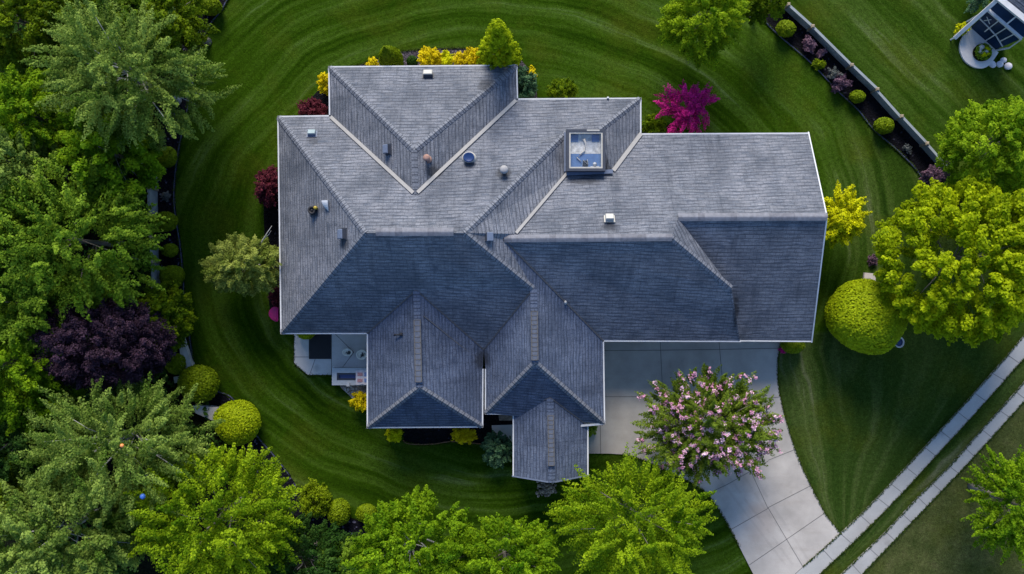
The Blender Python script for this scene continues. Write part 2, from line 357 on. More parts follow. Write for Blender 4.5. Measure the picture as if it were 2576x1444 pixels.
def crown_points(rng, c, rad, n_tuft, per, L, wd, lump=0.22, zmin=-0.45, flat=0.25, inner=0.25, cone=0.0):
    lob = unit(rng, 9); lob[:, 2] = np.abs(lob[:, 2]) * 0.6; la = rng.uniform(-1, 1, 9)
    D = unit(rng, n_tuft * 4); D = D[D[:, 2] > zmin][:n_tuft]
    k = 1 + lump * ((np.clip(D @ lob.T, 0, 1) ** 5) * la).sum(1) + rng.normal(0, lump * 0.3, len(D))
    k = np.minimum(k / np.percentile(k, 82), 1.14)
    k = np.where(rng.uniform(size=len(D)) < inner, k * rng.uniform(0.5, 0.85, len(D)), k)
    C = D * k[:, None]
    if cone > 0:
        sh = 1 - cone * np.clip((C[:, 2] + 0.3) / 1.3, 0, 1); C[:, :2] *= sh[:, None]
    T = C * rad + c
    ax = D.copy(); ax[:, 2] = ax[:, 2] * 0.45 + flat * rng.uniform(-0.6, 1.0, len(D)); ax += rng.normal(0, 0.28, ax.shape); ax /= np.linalg.norm(ax, axis=1, keepdims=True)
    m = len(D)
    u = unit(rng, m * per).reshape(m, per, 3); rr = rng.uniform(0, 1, (m, per, 1)) ** (1 / 2.2)
    q = u * rr
    up = np.tile(np.array([0, 0, 1.0]), (m, 1)); sd = np.cross(ax, up); sd /= (np.linalg.norm(sd, axis=1, keepdims=True) + 1e-9); nn = np.cross(sd, ax)
    sc = rng.uniform(0.65, 1.35, (m, 1, 1))
    taper = 1 - 0.55 * np.clip(q[:, :, 0:1], -0.2, 1)                     # narrower towards the tip
    P = T[:, None, :] + sc * (q[:, :, 0:1] * L * ax[:, None, :] + taper * (q[:, :, 1:2] * wd * sd[:, None, :] + q[:, :, 2:3] * wd * 0.75 * nn[:, None, :]))
    Nn = (u[:, :, 0:1] * 0.5 * ax[:, None, :] + u[:, :, 1:2] * sd[:, None, :] + u[:, :, 2:3] * nn[:, None, :]) * 0.75 + np.array([0, 0, 0.55]) + rng.normal(0, 0.42, P.shape)
    tt = rng.normal(0.45, 0.22, (m, 1)) + rng.normal(0, 0.16, (m, per))
    return P.reshape(-1, 3), Nn.reshape(-1, 3), tt.ravel(), T

def tree(name, label, cat, px, py, hw, hh, zc, rz, mat, seed, group=None, dens=1.0, L=0.66, wd=0.25, leaf=0.085, lump=0.25, per=110, bark=None, flat=0.25, cone=0.0, inner=0.28, limbs=9, blossom=None):
    rng = np.random.default_rng(seed); rnd = random.Random(seed)
    if group: dens *= 1.15; hw *= 1.05; hh *= 1.05
    top_z = zc + rz; zc = zc * 0.74; rz = max(rz, 0.66 * zc, (top_z - zc) * 0.62)
    c = np.array(W(px, py, zc)); k = mpp(zc); rad = np.array([max(hw * k - L * 0.30, 0.2), max(hh * k - L * 0.30, 0.2), rz])
    base = Vector((c[0], c[1], 0.0))
    root = empty(name, base, label, cat, group)
    area = 3.4 * rad[0] * rad[1] + 2.2 * (rad[0] + rad[1]) * rz * 0.8
    nt = int(max(14, dens * 2.2 * area / (L * wd * 3.0)))
    leaf *= 0.8; per = int(per * 1.45)
    P, Nn, tt, T = crown_points(rng, c, rad, nt, per, L, wd, lump, zmin=-0.6, flat=flat, inner=inner, cone=cone)
    leaf_obj('crown', P, Nn, leaf, tt, LM[mat], rng, root)
    if blossom:
        sel = rng.choice(len(T), int(len(T) * blossom[1]), replace=False)
        up = T[sel] * 1.0 + np.array([0, 0, wd * 0.9])
        up = np.concatenate([up, c + (up - c) * 1.06 + rng.normal(0, .1, up.shape)]); nb = 20
        B = np.repeat(up, nb, 0) + rng.normal(0, 1, (len(up) * nb, 3)) * np.array([0.055, 0.055, 0.05])
        leaf_obj('blossom', B, rng.normal(0, 0.6, B.shape) + np.array([0, 0, 0.8]), 0.05, np.repeat(rng.uniform(0, 1, len(up)), nb) + rng.normal(0, 0.15, len(B)), LM[blossom[0]], rng, root)
    tr = MB(); r0 = 0.045 * (zc + rz) * 0.4 + 0.03; b = bark or BARK
    top = Vector((c[0] + rnd.uniform(-.2, .2), c[1] + rnd.uniform(-.2, .2), zc + rz * 0.55))
    pts = [base.lerp(top, t) + Vector((rnd.uniform(-.08, .08) * (t > 0), rnd.uniform(-.08, .08) * (t > 0), 0)) for t in (0, .08, .25, .45, .65, .85, 1)]
    tr.tube(pts, [r0 * 1.5, r0, r0 * .85, r0 * .7, r0 * .5, r0 * .3, r0 * .12], 9)
    order = rng.permutation(len(T))[:limbs]
    for i in order:
        t = rnd.uniform(0.35, 0.8); s = base.lerp(top, t); e = Vector(T[i]); mid = s.lerp(e, 0.5) + Vector((0, 0, rz * 0.12))
        rl = r0 * 0.42 * (1.1 - t)
        tr.tube([s, mid, e], [rl, rl * 0.7, rl * 0.25], 6)
    tr.build('trunk', b, root)
    return root

def shrub(name, label, px, py, hw, hh, ht, mat, seed, group=None, cat='shrub', leaf=0.05, dens=1.0, rough=0.075, shape='ball', z0=0.05, lumps=0):
    """dense clipped or rounded shrub: one mesh of leaves packed round a leafy body. hw, hh in survey pixels"""
    rng = np.random.default_rng(seed); zc = z0 + ht * 0.5
    c = np.array(W(px, py, zc)); k = mpp(zc); rx, ry, rz = hw * k, hh * k, ht * 0.55
    area = 4 * math.pi * ((rx * ry + rx * rz + ry * rz) / 3)
    n = int(dens * area / (leaf * leaf * 0.55)); n = min(n, 26000)
    D = unit(rng, n)
    if lumps:
        lob = unit(rng, lumps); lob[:, 2] = np.abs(lob[:, 2]); g = np.clip(D @ lob.T, 0, 1) ** 8; kk = 0.80 + 0.30 * g.max(1)
    else:
        lob = unit(rng, 6); lob2 = unit(rng, 16); kk = 1 + 0.05 * ((np.clip(D @ lob.T, 0, 1) ** 2)).sum(1) - 0.08 + 0.07 * (np.clip(D @ lob2.T, 0, 1) ** 14).max(1)
    kk = kk - np.abs(rng.normal(0, rough, n)) + rng.uniform(-0.01, 0.03, n)
    X = D * kk[:, None]
    if shape == 'cone':
        f = 1 - 0.85 * np.clip((X[:, 2] + 0.5) / 1.5, 0, 1) ** 1.2; X[:, :2] *= f[:, None] * 1.15
    P = X * np.array([rx, ry, rz]) + c; P[:, 2] = np.maximum(P[:, 2], 0.03)
    Nn = D / np.array([rx, ry, rz]) * min(rx, ry, rz) + rng.normal(0, 0.33, D.shape) + np.array([0, 0, 0.15])
    cl = np.sin(D[:, 0] * 7 + seed) * np.cos(D[:, 1] * 6 + seed * 2) * 0.08
    tint = 0.45 + cl + rng.normal(0, 0.2, n)
    o = leaf_obj(name, P - np.array([c[0], c[1], 0]), Nn, leaf, tint, LM[mat], rng, None, aspect=0.75)
    o.location = (c[0], c[1], 0); tag(o, label, cat, group)
    return o

def loose_shrub(name, label, px, py, hw, hh, ht, mat, seed, group=None, cat='shrub', L=0.22, wd=0.13, leaf=0.05, dens=1.3, per=60, lump=0.2, z0=0.0, lowest=-0.9, zc=None, blossom=None):
    """open shrub built of leafy sprays, plus its stems"""
    rng = np.random.default_rng(seed); rnd = random.Random(seed)
    zc = zc or (z0 + ht * 0.5); c = np.array(W(px, py, zc)); k = mpp(zc); rad = np.array([max(0.08, hw * k - L * .4), max(0.08, hh * k - L * .4), ht * 0.5])
    root = empty(name, (c[0], c[1], 0), label, cat, group)
    area = 3.4 * rad[0] * rad[1] + 2.2 * (rad[0] + rad[1]) * rad[2]
    nt = int(max(16, dens * 1.5 * area / (L * wd * 3)))
    P, Nn, tt, T = crown_points(rng, c, rad, nt, per, L, wd, lump, zmin=lowest, inner=0.4)
    P[:, 2] = np.maximum(P[:, 2], 0.03)
    leaf_obj('foliage', P, Nn, leaf, tt, LM[mat], rng, root)
    st = MB()
    for i in rng.permutation(len(T))[:6]:
        b = Vector((c[0] + rnd.uniform(-.08, .08), c[1] + rnd.uniform(-.08, .08), 0)); e = Vector(T[i])
        st.tube([b, b.lerp(e, .5) + Vector((0, 0, .1)), e], [0.025, 0.018, 0.008], 5)
    st.build('stem', BARK_D, root)
    return root

# ---------------------------------------------------------------- the ground
g = MB(); g.face([(-700, -700, -0.06), (700, -700, -0.06), (700, 700, -0.06), (-700, 700, -0.06)]); tag(g.build('ground', plain('far_ground', (0.045, 0.07, 0.02), 0.9)), kind='structure')

def lawn():
    xs = np.arange(-36, 36.01, 0.2); ys = np.arange(-22, 22.01, 0.2); X, Y = np.meshgrid(xs, ys)
    nx, ny = len(xs), len(ys)
    px = X * PPM + CX; py = CY - Y * PPM
    rng = np.random.default_rng(3)
    Z = 0.012 * np.sin(X * 1.7 + np.sin(Y * 1.3)) * np.cos(Y * 1.9 + 1) - 0.005
    # main lawn: mower rounds curving round the house
    e = np.sqrt(((px - 1250) / 1.25) ** 2 + (py - 640) ** 2) / PPM
    a = np.arctan2(py - 640, (px - 1250) / 1.25)
    u = e + 0.18 * np.sin(a * 4); v = a * 12; dry = np.zeros_like(u)
    dry = np.clip((px - 2080) / 400, 0, 0.5) + 0.35 * np.exp(-((px - 2170) / 70) ** 2 - ((py - 560) / 160) ** 2)
    zn = px > 1985 + (py - 23) * 0.98                                    # neighbour's lawn beyond the fence
    u = np.where(zn & (py < 700), (px * 0.72 - py * 0.69) / PPM * 0.9 + 40, u); v = np.where(zn & (py < 700), (px * 0.69 + py * 0.72) / PPM, v)
    dry = np.where(zn & (py < 700), 0.25, dry)
    zf = (py > 840) & (px > 1900)                                        # front lawn between drive and pavement
    ang = np.arctan2(px - 2120, 1420 - py); rad = np.hypot(px - 2120, 1420 - py) / PPM
    u = np.where(zf, ang * 5 + 80, u); v = np.where(zf, rad * 0.8, v); dry = np.where(zf, 0.85, dry)
    zo = zf & ((px - 2169) > (1444 - py) * 0.95 - 10)                    # rough grass beyond the pavements
    u = np.where(zo, px / PPM * 0.5 + 0.6 * np.sin(py / 60), u); v = np.where(zo, py / PPM * 8, v); dry = np.where(zo, 2.0, dry)
    V = np.stack([X, Y, Z], -1).reshape(-1, 3)
    i = np.arange(nx * ny).reshape(ny, nx); F = np.stack([i[:-1, :-1], i[:-1, 1:], i[1:, 1:], i[1:, :-1]], -1).reshape(-1, 4)
    me = bpy.data.meshes.new('lawn'); me.vertices.add(len(V)); me.vertices.foreach_set('co', V.astype(np.float32).ravel())
    me.loops.add(F.size); me.loops.foreach_set('vertex_index', F.astype(np.int32).ravel()); me.polygons.add(len(F))
    me.polygons.foreach_set('loop_start', np.arange(0, F.size, 4, dtype=np.int32)); me.polygons.foreach_set('loop_total', np.full(len(F), 4, np.int32))
    me.polygons.foreach_set('use_smooth', np.ones(len(F), bool)); me.update(calc_edges=True)
    A = me.attributes.new('mow', 'FLOAT_VECTOR', 'POINT'); A.data.foreach_set('vector', np.stack([u, v, np.zeros_like(u)], -1).reshape(-1).astype(np.float32))
    B = me.attributes.new('dry', 'FLOAT', 'POINT'); B.data.foreach_set('value', np.clip(dry, 0, 2).reshape(-1).astype(np.float32))
    tag(link_mesh('lawn', me, GRASS), kind='structure')
lawn()

def sheet(name, pts, z1, mat, z0=-0.03, smooth=False, kind='structure'):
    p = smooth_line(pts + [pts[0]])[:-1] if smooth else pts
    m = MB(); m.poly_slab([tuple(W(x, y, z1)[:2]) for x, y in p], z0, z1); return tag(m.build(name, mat), kind=kind)
def edging(label, pts, mat, r=0.035, z=0.07):
    m = MB(); m.tube([W(x, y, z) for x, y in smooth_line(pts)], r, 6); return tag(m.build('lawn_edging', mat), label, 'edging', 'lawn edgings round the planting beds')

# planting beds
EDGE_W = [(590, -40), (560, 20), (528, 62), (505, 118), (488, 190), (468, 290), (452, 360), (441, 430), (437, 500), (444, 565), (453, 620), (460, 700), (466, 780), (478, 860), (488, 930), (508, 966), (548, 985), (584, 1002), (622, 1062), (655, 1108), (692, 1150), (728, 1196), (760, 1240), (820, 1290), (892, 1305), (950, 1330), (1050, 1372), (1200, 1400), (1390, 1412)]
bed = [tuple(p) for p in smooth_line(EDGE_W, 4)]
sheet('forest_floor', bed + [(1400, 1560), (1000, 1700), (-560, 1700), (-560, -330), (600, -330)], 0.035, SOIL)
strip = [(x + 3, y) for x, y in EDGE_W[:22]]; inner = [(-58, 12), (-56, 10), (-52, 8), (-50, 0), (-48, 0), (-50, 0), (-52, 0), (-50, 0), (-47, 0), (-48, 0), (-52, 0), (-56, 0), (-62, 0), (-66, 0), (-50, 8), (-40, 14), (-36, 30), (-36, 40), (-40, 40), (-44, 40), (-46, 40), (-46, 40)]
lo = [(x + dx, y + dy) for (x, y), (dx, dy) in zip(strip, inner)]
sheet('mulch_bed_along_west_lawn', smooth_line(strip, 4) + smooth_line(lo, 4)[::-1], 0.055, MULCH_S)
sheet('mulch_bed_by_front_lawn', smooth_line([(690, 1148), (728, 1196), (760, 1240), (820, 1290), (892, 1308), (950, 1332)], 4) + [(900, 1400), (800, 1350), (700, 1260), (660, 1190)], 0.058, MULCH_S)
EDGE_E = [(1895, 10), (1932, 62), (1969, 97), (2008, 130), (2039, 157), (2075, 194), (2112, 233), (2159, 277), (2199, 327), (2249, 370), (2302, 423), (2325, 457), (2372, 496), (2420, 520)]
FENCE_E = [(1945, -8), (1972, 23), (2032, 77), (2129, 173), (2192, 233), (2252, 300), (2315, 367), (2368, 427), (2430, 488)]
sheet('mulch_bed_along_fence', smooth_line(EDGE_E, 4) + [(x + 6, y - 5) for x, y in FENCE_E[::-1]], 0.05, MULCH)
sheet('mulch_bed_behind_house', [(880, 172), (905, 163), (940, 149), (975, 138), (1005, 130), (1060, 124), (1120, 120), (1180, 121), (1225, 126), (1310, 150), (1345, 190), (1352, 250), (1300, 265), (1300, 330), (880, 330)], 0.05, MULCH_G)
sheet('mulch_bed_rear_corner', [(770, 262), (785, 244), (800, 228), (828, 222), (860, 330), (760, 330)], 0.052, MULCH)
sheet('mulch_bed_west_wall', [(662, 500), (666, 620), (674, 720), (680, 800), (760, 800), (760, 480), (664, 440)], 0.05, MULCH)
sheet('mulch_bed_front', [(1010, 1040), (1016, 1112), (1050, 1117), (1090, 1116), (1135, 1111), (1180, 1114), (1215, 1117), (1292, 1120), (1300, 1000)], 0.05, MULCH)
edging('thin dark blue edging between the west lawn and the black mulch under the trees', EDGE_W[:22], BLUEEDGE)
edging('thin dark edging between the lawn and the black mulch bed that follows the fence', EDGE_E[:12], BLUEEDGE)
edging('short rusty edging curving in front of the bed below the front hipped wing', [(1014, 1108), (1024, 1115), (1050, 1118), (1090, 1117), (1130, 1111), (1160, 1112), (1212, 1117)], REDEDGE, 0.03)
sheet('gravel_patch', [(850, 960), (858, 976), (874, 990), (888, 1004), (930, 1010), (940, 955)], 0.045, GRAVEL)
sheet('entry_path', [(1237, 1070), (1300, 1068), (1300, 1112), (1239, 1110)], 0.062, PATIO)
sheet('entry_step', [(1252, 1030), (1300, 1030), (1300, 1058), (1256, 1058)], 0.12, STONE_B)

# driveway and pavements
def joints(m, lines, z):
    for a, b in lines: m.bar(W(*a, z + 0.001), W(*b, z + 0.001), 0.026, 0.006, 1)
DZ = 0.07
drv = [(1430, 840), (1990, 840), (1964, 862), (1957, 900), (1956, 950), (1961, 990), (1970, 1030), (1984, 1080), (2000, 1130), (2020, 1180), (2040, 1222), (2075, 1291), (2114, 1342), (2070, 1382), (2020, 1426), (1960, 1490), (1930, 1560), (1915, 1500), (1895, 1444), (1860, 1375), (1830, 1318), (1800, 1268), (1776, 1238), (1740, 1215), (1690, 1190), (1640, 1166), (1600, 1150), (1565, 1143), (1530, 1141), (1478, 1141), (1430, 1141)]
m = MB(); m.poly_slab([tuple(W(x, y, DZ)[:2]) for x, y in drv], -0.03, DZ)
joints(m, [((1500, 882), (1660, 881)), ((1660, 881), (1810, 879)), ((1810, 879), (1958, 876)), ((1660, 840), (1668, 1010)), ((1807, 840), (1822, 1010)), ((1500, 998), (1640, 998)), ((1822, 1010), (1960, 999)), ((1668, 1010), (1690, 1185)), ((1839, 1332), (1932, 1279)), ((1932, 1277), (2037, 1223)),
           ((1885, 1421), (1932, 1389)), ((1932, 1389), (2074, 1291)), ((1822, 1010), (1887, 1182)), ((1887, 1182), (1932, 1279)), ((1932, 1277), (1979, 1357)), ((1979, 1357), (2020, 1426)), ((1782, 1241), (1829, 1219)), ((1829, 1219), (1932, 1160)), ((1932, 1158), (1999, 1131)),
           ((1510, 1069), (1511, 1140)), ((1510, 1069), (1478, 1069)), ((1595, 1147), (1634, 1124)), ((2114, 1342), (2070, 1382)), ((2070, 1382), (2020, 1426)), ((2020, 1426), (2000, 1444))], DZ)
tag(m.build('driveway', [CONC, JOINT]), kind='structure')

def tyre_marks():
    rng = np.random.default_rng(4); m = MB()
    for off in (-16, 16, 60, 92):
        ln = smooth_line([(1700 + off, 905), (1715 + off, 1000), (1760 + off, 1110), (1850 + off * .8, 1240), (1925 + off * .7, 1340), (1985 + off * .6, 1420)], 10)
        for (a, b) in zip(ln, ln[1:]):
            if rng.random() < .12: continue
            m.bar(W(*a, DZ + .001), W(*b, DZ + .001), .13, .002)
    for path in ([(1535, 930), (1560, 938), (1590, 934), (1622, 946), (1650, 942)], [(1858, 1262), (1880, 1270), (1893, 1286), (1915, 1292)], [(1960, 1320), (1985, 1318), (2006, 1330), (2030, 1328)]):
        for a, b in zip(path, path[1:]): m.bar(W(*a, DZ + .002), W(*b, DZ + .002), .018, .002)
    tag(m.build('driveway_marks', concrete('tyre_worn_concrete', (0.350, 0.332, 0.314), 0.26)), kind='structure')
tyre_marks()
def pavement(name, L, Rr, cuts, z=0.075):
    """L, Rr: the two long edges (near-lawn, far); cuts: fractions where joints run"""
    m = MB(); pts = L + Rr[::-1]; m.poly_slab([tuple(W(x, y, z)[:2]) for x, y in pts], -0.03, z)
    for a, b in cuts: m.bar(W(*a, z + .001), W(*b, z + .001), 0.026, 0.006, 1)
    tag(m.build(name, [WALKC, JOINT]), kind='structure')
def at_y(line, y):
    for (x0, y0), (x1, y1) in zip(line, line[1:]):
        if (y0 - y) * (y1 - y) <= 0: return x0 + (x1 - x0) * (y - y0) / (y1 - y0)
    return line[-1][0]
UL = [(1930, 1512), (2019, 1427), (2070, 1382), (2114, 1342), (2170, 1290), (2240, 1217), (2340, 1110), (2420, 1023), (2474, 962), (2530, 899), (2590, 828), (2720, 672)]
UR = [(1990, 1515), (2062, 1444), (2128, 1382), (2191, 1321), (2270, 1240), (2350, 1152), (2436, 1059), (2523, 962), (2600, 874), (2790, 655)]
LL = [(2040, 1520), (2117, 1444), (2184, 1380), (2228, 1338), (2310, 1250), (2390, 1172), (2470, 1081), (2556, 985), (2660, 862), (2760, 742)]
LR = [(2095, 1520), (2169, 1444), (2251, 1358), (2294, 1313), (2368, 1236), (2412, 1190), (2497, 1098), (2540, 1050), (2600, 984), (2800, 760)]
cutU = [((x, y), (x2, y2)) for x, y, x2, y2 in [(2070, 1382, 2095, 1410), (2114, 1342, 2141, 1366), (2164, 1296, 2191, 1320), (2207, 1252, 2236, 1275), (2241, 1217, 2271, 1240), (2280, 1176, 2308, 1198), (2326, 1125, 2354, 1147), (2365, 1083, 2393, 1105), (2410, 1037, 2437, 1058), (2453, 990, 2482, 1010), (2495, 938, 2527, 957), (2535, 893, 2565, 914)]]
cutL = [((x, y), (x2, y2)) for x, y, x2, y2 in [(2143, 1419, 2165, 1443), (2187, 1379, 2210, 1400), (2228, 1338, 2252, 1360), (2270, 1293, 2294, 1315), (2311, 1253, 2334, 1275), (2345, 1216, 2368, 1236), (2387, 1172, 2412, 1191), (2428, 1127, 2452, 1149), (2471, 1081, 2497, 1102), (2514, 1032, 2540, 1050), (2555, 985, 2578, 1003)]]
pavement('pavement_by_lawn', UL, UR, cutU); pavement('pavement_by_road', LL, LR, cutL)
for i in range(2): pass

# ---------------------------------------------------------------- the house
HX, HY = W(1330, 640)[:2]
house = empty('house', (HX, HY, 0), 'sprawling house with steep grey shingle hip roofs and white gutters, seen from straight above', 'house')
ZE = 3.0
def P3(px, py, z): return W(px, py, z)
class Plane:
    def __init__(s, a, b, c):
        s.p = a; s.n = (b - a).cross(c - a).normalized()
        if s.n.z < 0: s.n = -s.n
    def hit(s, px, py):
        o = Vector((0, 0, CAM_H)); d = W(px, py, 0) - o
        return o + d * ((s.p - o).dot(s.n) / d.dot(s.n))
    def frame(s, px, py, lift=0.0):
        h = s.hit(px, py); up = Vector((0, 0, 1)); x = up.cross(s.n).normalized() * -1.0
        x = s.n.cross(up).normalized() * -1
        y = s.n.cross(x)
        if y.z < 0: x, y = -x, -y
        M = Matrix((x, y, s.n)).transposed().to_4x4(); M.translation = h + s.n * lift; return M

class Roof:
    def __init__(s): s.mb = MB()
    def face(s, pts):
        n = Vector((0, 0, 0))
        for i in range(len(pts)):
            a, b = pts[i], pts[(i + 1) % len(pts)]
            n += Vector(((a.y - b.y) * (a.z + b.z), (a.z - b.z) * (a.x + b.x), (a.x - b.x) * (a.y + b.y)))
        n.normalize()
        if n.z < 0: n = -n
        x = Vector((0, 0, 1)).cross(n).normalized(); y = n.cross(x)
        t = tessellate_polygon([pts])
        for tri in t:
            q = [pts[i] for i in tri]
            if (q[1] - q[0]).cross(q[2] - q[0]).dot(n) < 0: q = q[::-1]
            s.mb.face(q, 0, [(p.dot(x), p.dot(y)) for p in q])
    def build(s, name, mat, parent):
        o = s.mb.build(name, mat, parent); md = o.modifiers.new('thick', 'SOLIDIFY'); md.thickness = 0.09; md.offset = -1; return o

z_r = 7.5
a_nl = P3(700, 294, ZE); a_nl2 = P3(830, 292, ZE); a_r0 = P3(918, 586, z_r); a_r1 = P3(1170, 586, z_r); a_rm = P3(1045, 586, z_r)
a_sw = P3(708, 838, ZE); vA = P3(1045, 490, 6.15)
K1 = P3(1505, 330, 4.3); K2 = P3(1427, 332, 4.3); V1 = P3(1425, 437, 4.36); V2 = P3(1540, 433, 4.15)
bNE = P3(1611, 248, ZE); bNE2 = P3(1611, 338, ZE); bNW = P3(1301, 250, ZE)
gv = P3(1297, 588, 6.33); gl0 = P3(1267, 602, 6.4); gl1 = P3(1690, 598, 6.7); gr0 = P3(1705, 547, 6.1); gr1 = P3(2080, 546, 6.1)
gNE = P3(2034, 336, ZE); gSE = P3(2042, 858, 2.45); gSm1 = P3(1862, 858, ZE); gSm = Vector((gSm1.x + .01, gSm1.y, 2.5)); gSW = P3(1517, 857, ZE)
c2a = P3(1342, 726, 5.36); c2b = P3(1346, 912, 5.36); c2SW = P3(1222, 1040, ZE); c2SE = P3(1520, 1066, ZE); c2v = P3(1217, 880, 2.9); c2nw = P3(1222, 930, ZE)
c1a = P3(1047, 730, 5.03); c1b = P3(1055, 974, 5.03); c1SW = P3(925, 1075, ZE); c1SE = P3(1213, 1073, ZE); c1NW = P3(925, 838, ZE); c1ne = P3(1214, 930, ZE)
pl_S = Plane(a_sw, a_r0, a_r1); pl_W = Plane(a_nl, a_r0, a_sw); pl_NL = Plane(a_nl, a_nl2, a_r0); pl_NR = Plane(bNW, bNE, a_r1)
pl_E = Plane(c2a, c2b, gSW); pl_GN = Plane(P3(1611, 338, ZE), gNE, gr1); pl_S1 = Plane(gl0, gl1, gSW); pl_S2 = Plane(gr0, gr1, gSE)
pl_C1W = Plane(c1a, c1b, c1SW); pl_C1E = Plane(c1a, c1b, c1SE); pl_C2W = Plane(c2a, c2b, c2SW); pl_C2E = pl_E

r = Roof()
r.face([a_nl, a_r0, a_sw])
r.face([a_nl, a_nl2, vA, a_rm, a_r0])
r.face([vA, bNW, bNE, K1, K2, a_r1, a_rm])
r.face([bNE, bNE2, V2, P3(1496, 436, 3.75), P3(1490, 330, 4.0), K1])
r.face([K2, V1, gv, gl0, c2a, a_r1])
r.face([a_sw, a_r0, a_r1, c2a, c1a, c1NW])
r.face([c1a, c2a, c2v])
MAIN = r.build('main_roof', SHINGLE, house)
r = Roof(); aNW = P3(828, 169, ZE); aNE = P3(1299, 165, ZE); aR = P3(1042, 378, 6.15)
r.face([aNW, aNE, aR]); r.face([aNW, aR, vA, a_nl2]); r.face([aNE, bNW, vA, aR])
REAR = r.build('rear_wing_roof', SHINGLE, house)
pl_AN = Plane(aNW, aNE, aR); pl_AW = Plane(aNW, aR, a_nl2); pl_AE = Plane(aNE, bNW, aR)
r = Roof()
h1 = pl_S1.hit(1840, 725); q_ = pl_S2; h2 = Vector((h1.x + .01, h1.y, q_.p.z - (q_.n.x * (h1.x + .01 - q_.p.x) + q_.n.y * (h1.y - q_.p.y)) / q_.n.z))
r.face([bNE2, gNE, gr1, gr0, gl1, gl0, gv, V1, V2])
r.face([gr0, gr1, gSE, gSm, h2]); r.face([gl0, gl1, h1, gSm1, gSW])
r.face([gl1, gr0, h2, h1]); r.face([h1, h2, gSm, gSm1])
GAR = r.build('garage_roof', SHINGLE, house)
r = Roof(); r.face([c1a, c1b, c1SW, c1NW]); r.face([c1b, c1SE, c1SW]); r.face([c1a, c2v, c1ne, c1SE, c1b])
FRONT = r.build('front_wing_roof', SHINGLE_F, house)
r = Roof(); r.face([c2a, c2b, c2SW, c2nw, c2v]); r.face([c2b, c2SE, c2SW]); r.face([c2a, gl0, gSW, c2SE, c2b])
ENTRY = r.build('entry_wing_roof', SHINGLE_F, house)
pl_C2S = Plane(c2b, c2SE, c2SW)
r = Roof(); z3 = 4.0; ZP = 2.8
c3a = pl_C2S.hit(1384, 1000); z3 = c3a.z + 0.02; c3b = P3(1388, 1214, z3)
c3NW = P3(1292, 1036, ZP); c3SW = P3(1292, 1198, ZP); c3NE = P3(1478, 1070, ZP); c3SE = P3(1478, 1196, ZP)
r.face([c3a, c3b, c3SW, c3NW]); r.face([c3a, c3NE, c3SE, c3b])
PORCH = r.build('porch_roof', SHINGLE_F, house)

def eave(name, pts, w=0.10):
    m = MB()
    for a, b in zip(pts, pts[1:]):
        d = (b - a).normalized(); 
        m.bar(a - d * 0.04 - Vector((0, 0, .14)), b + d * 0.04 - Vector((0, 0, .14)), w, 0.15)
    return m.build(name, WHITE, house)
for pts in ([a_nl2, a_nl, a_sw, c1NW], [a_nl2, aNW, aNE, bNW], [bNW, bNE, bNE2], [bNE2, gNE], [gSE, gSm], [gSm1, gSW], [gSW, c2SE, P3(1450, 1072, ZE)], [c2nw, c2SW, P3(1295, 1041, ZE)], [c1NW, c1SW, c1SE, c1ne], [c3NW, c3SW], [c3SE, c3NE]):
    eave('gutter', pts)
m = MB()
for a, b in ((gNE, gr1), (gr1, gSE)): m.bar(a - Vector((0, 0, .16)), b - Vector((0, 0, .16)), 0.06, 0.17)
m.build('bargeboard', WHITE, house)
m = MB()
for a, b in ((c3SW, c3b), (c3b, c3SE)): m.bar(a - Vector((0, 0, .16)), b - Vector((0, 0, .16)), 0.06, 0.17)
m.build('bargeboard', VENTBLUE, house)

def flashing(a, b, w=0.17, mat=FLASH, h=0.11, name='valley_flashing', par=MAIN, lift=0.0):
    m = MB(); m.bar(a + Vector((0, 0, lift)), b + Vector((0, 0, lift)), w, h); return m.build(name, mat, par)
d = (vA - a_nl2); flashing(a_nl2 + d * 0.02, a_nl2 + d * 0.985, par=REAR)
d = (vA - bNW); flashing(bNW + d * 0.02, bNW + d * 0.985, par=REAR)
flashing(bNE2, V2 + (bNE2 - V2) * 0.02, 0.2, par=GAR); flashing(V1, gv, 0.14, par=GAR)
# dark creases of the other valleys
def crease(a, b, par, w=0.05): flashing(a, b, w, JOINT, 0.04, 'crease_strip', par, 0.012)
crease(gl0, gSW, GAR, 0.06); crease(c1a, c1NW, FRONT); crease(c1a, c2v, FRONT); crease(c2a, c2v, ENTRY); crease(c3a, c3NE, PORCH, .04); crease(c3a, c3NW, PORCH, .04)
crease(pl_C1E.hit(1066, 795), pl_C1E.hit(1214, 914), FRONT, 0.045)  # dark strip standing in for a shading line on this slope

def cap(a, b, w, name, par, seed, mat=CAPM, step=0.3):
    """row of overlapping cap shingles bent over a ridge"""
    rnd = random.Random(seed); a = Vector(a); b = Vector(b); d = b - a; L = d.length; d /= L; s = d.cross(Vector((0, 0, 1))).normalized(); n = max(2, int(L / step)); m = MB()
    for i in range(n):
        p = a + d * (L * i / n); q = a + d * (L * (i + 1) / n + 0.02); z0 = 0.075 + rnd.uniform(-.006, .006); z1 = z0 - 0.022
        rows = []
        for pp, z in ((p, z1), (q, z0)):
            rows.append([pp + s * (w / 2) + Vector((0, 0, z - w * 0.24 - .05)), pp + s * (w / 2) + Vector((0, 0, z - w * 0.20)), pp + s * w * .18 + Vector((0, 0, z - .02)), pp + Vector((0, 0, z)), pp - s * w * .18 + Vector((0, 0, z - .02)), pp - s * (w / 2) + Vector((0, 0, z - w * 0.20)), pp - s * (w / 2) + Vector((0, 0, z - w * 0.24 - .05))])
        m.grid(rows, 0 if rnd.random() < .75 else 1, smooth=False)
        m.face(rows[1][::-1], 1)
    return m.build(name, [mat, plain(name + '_dark', (0.125, 0.13, 0.155), 0.85, var=.3)], par)
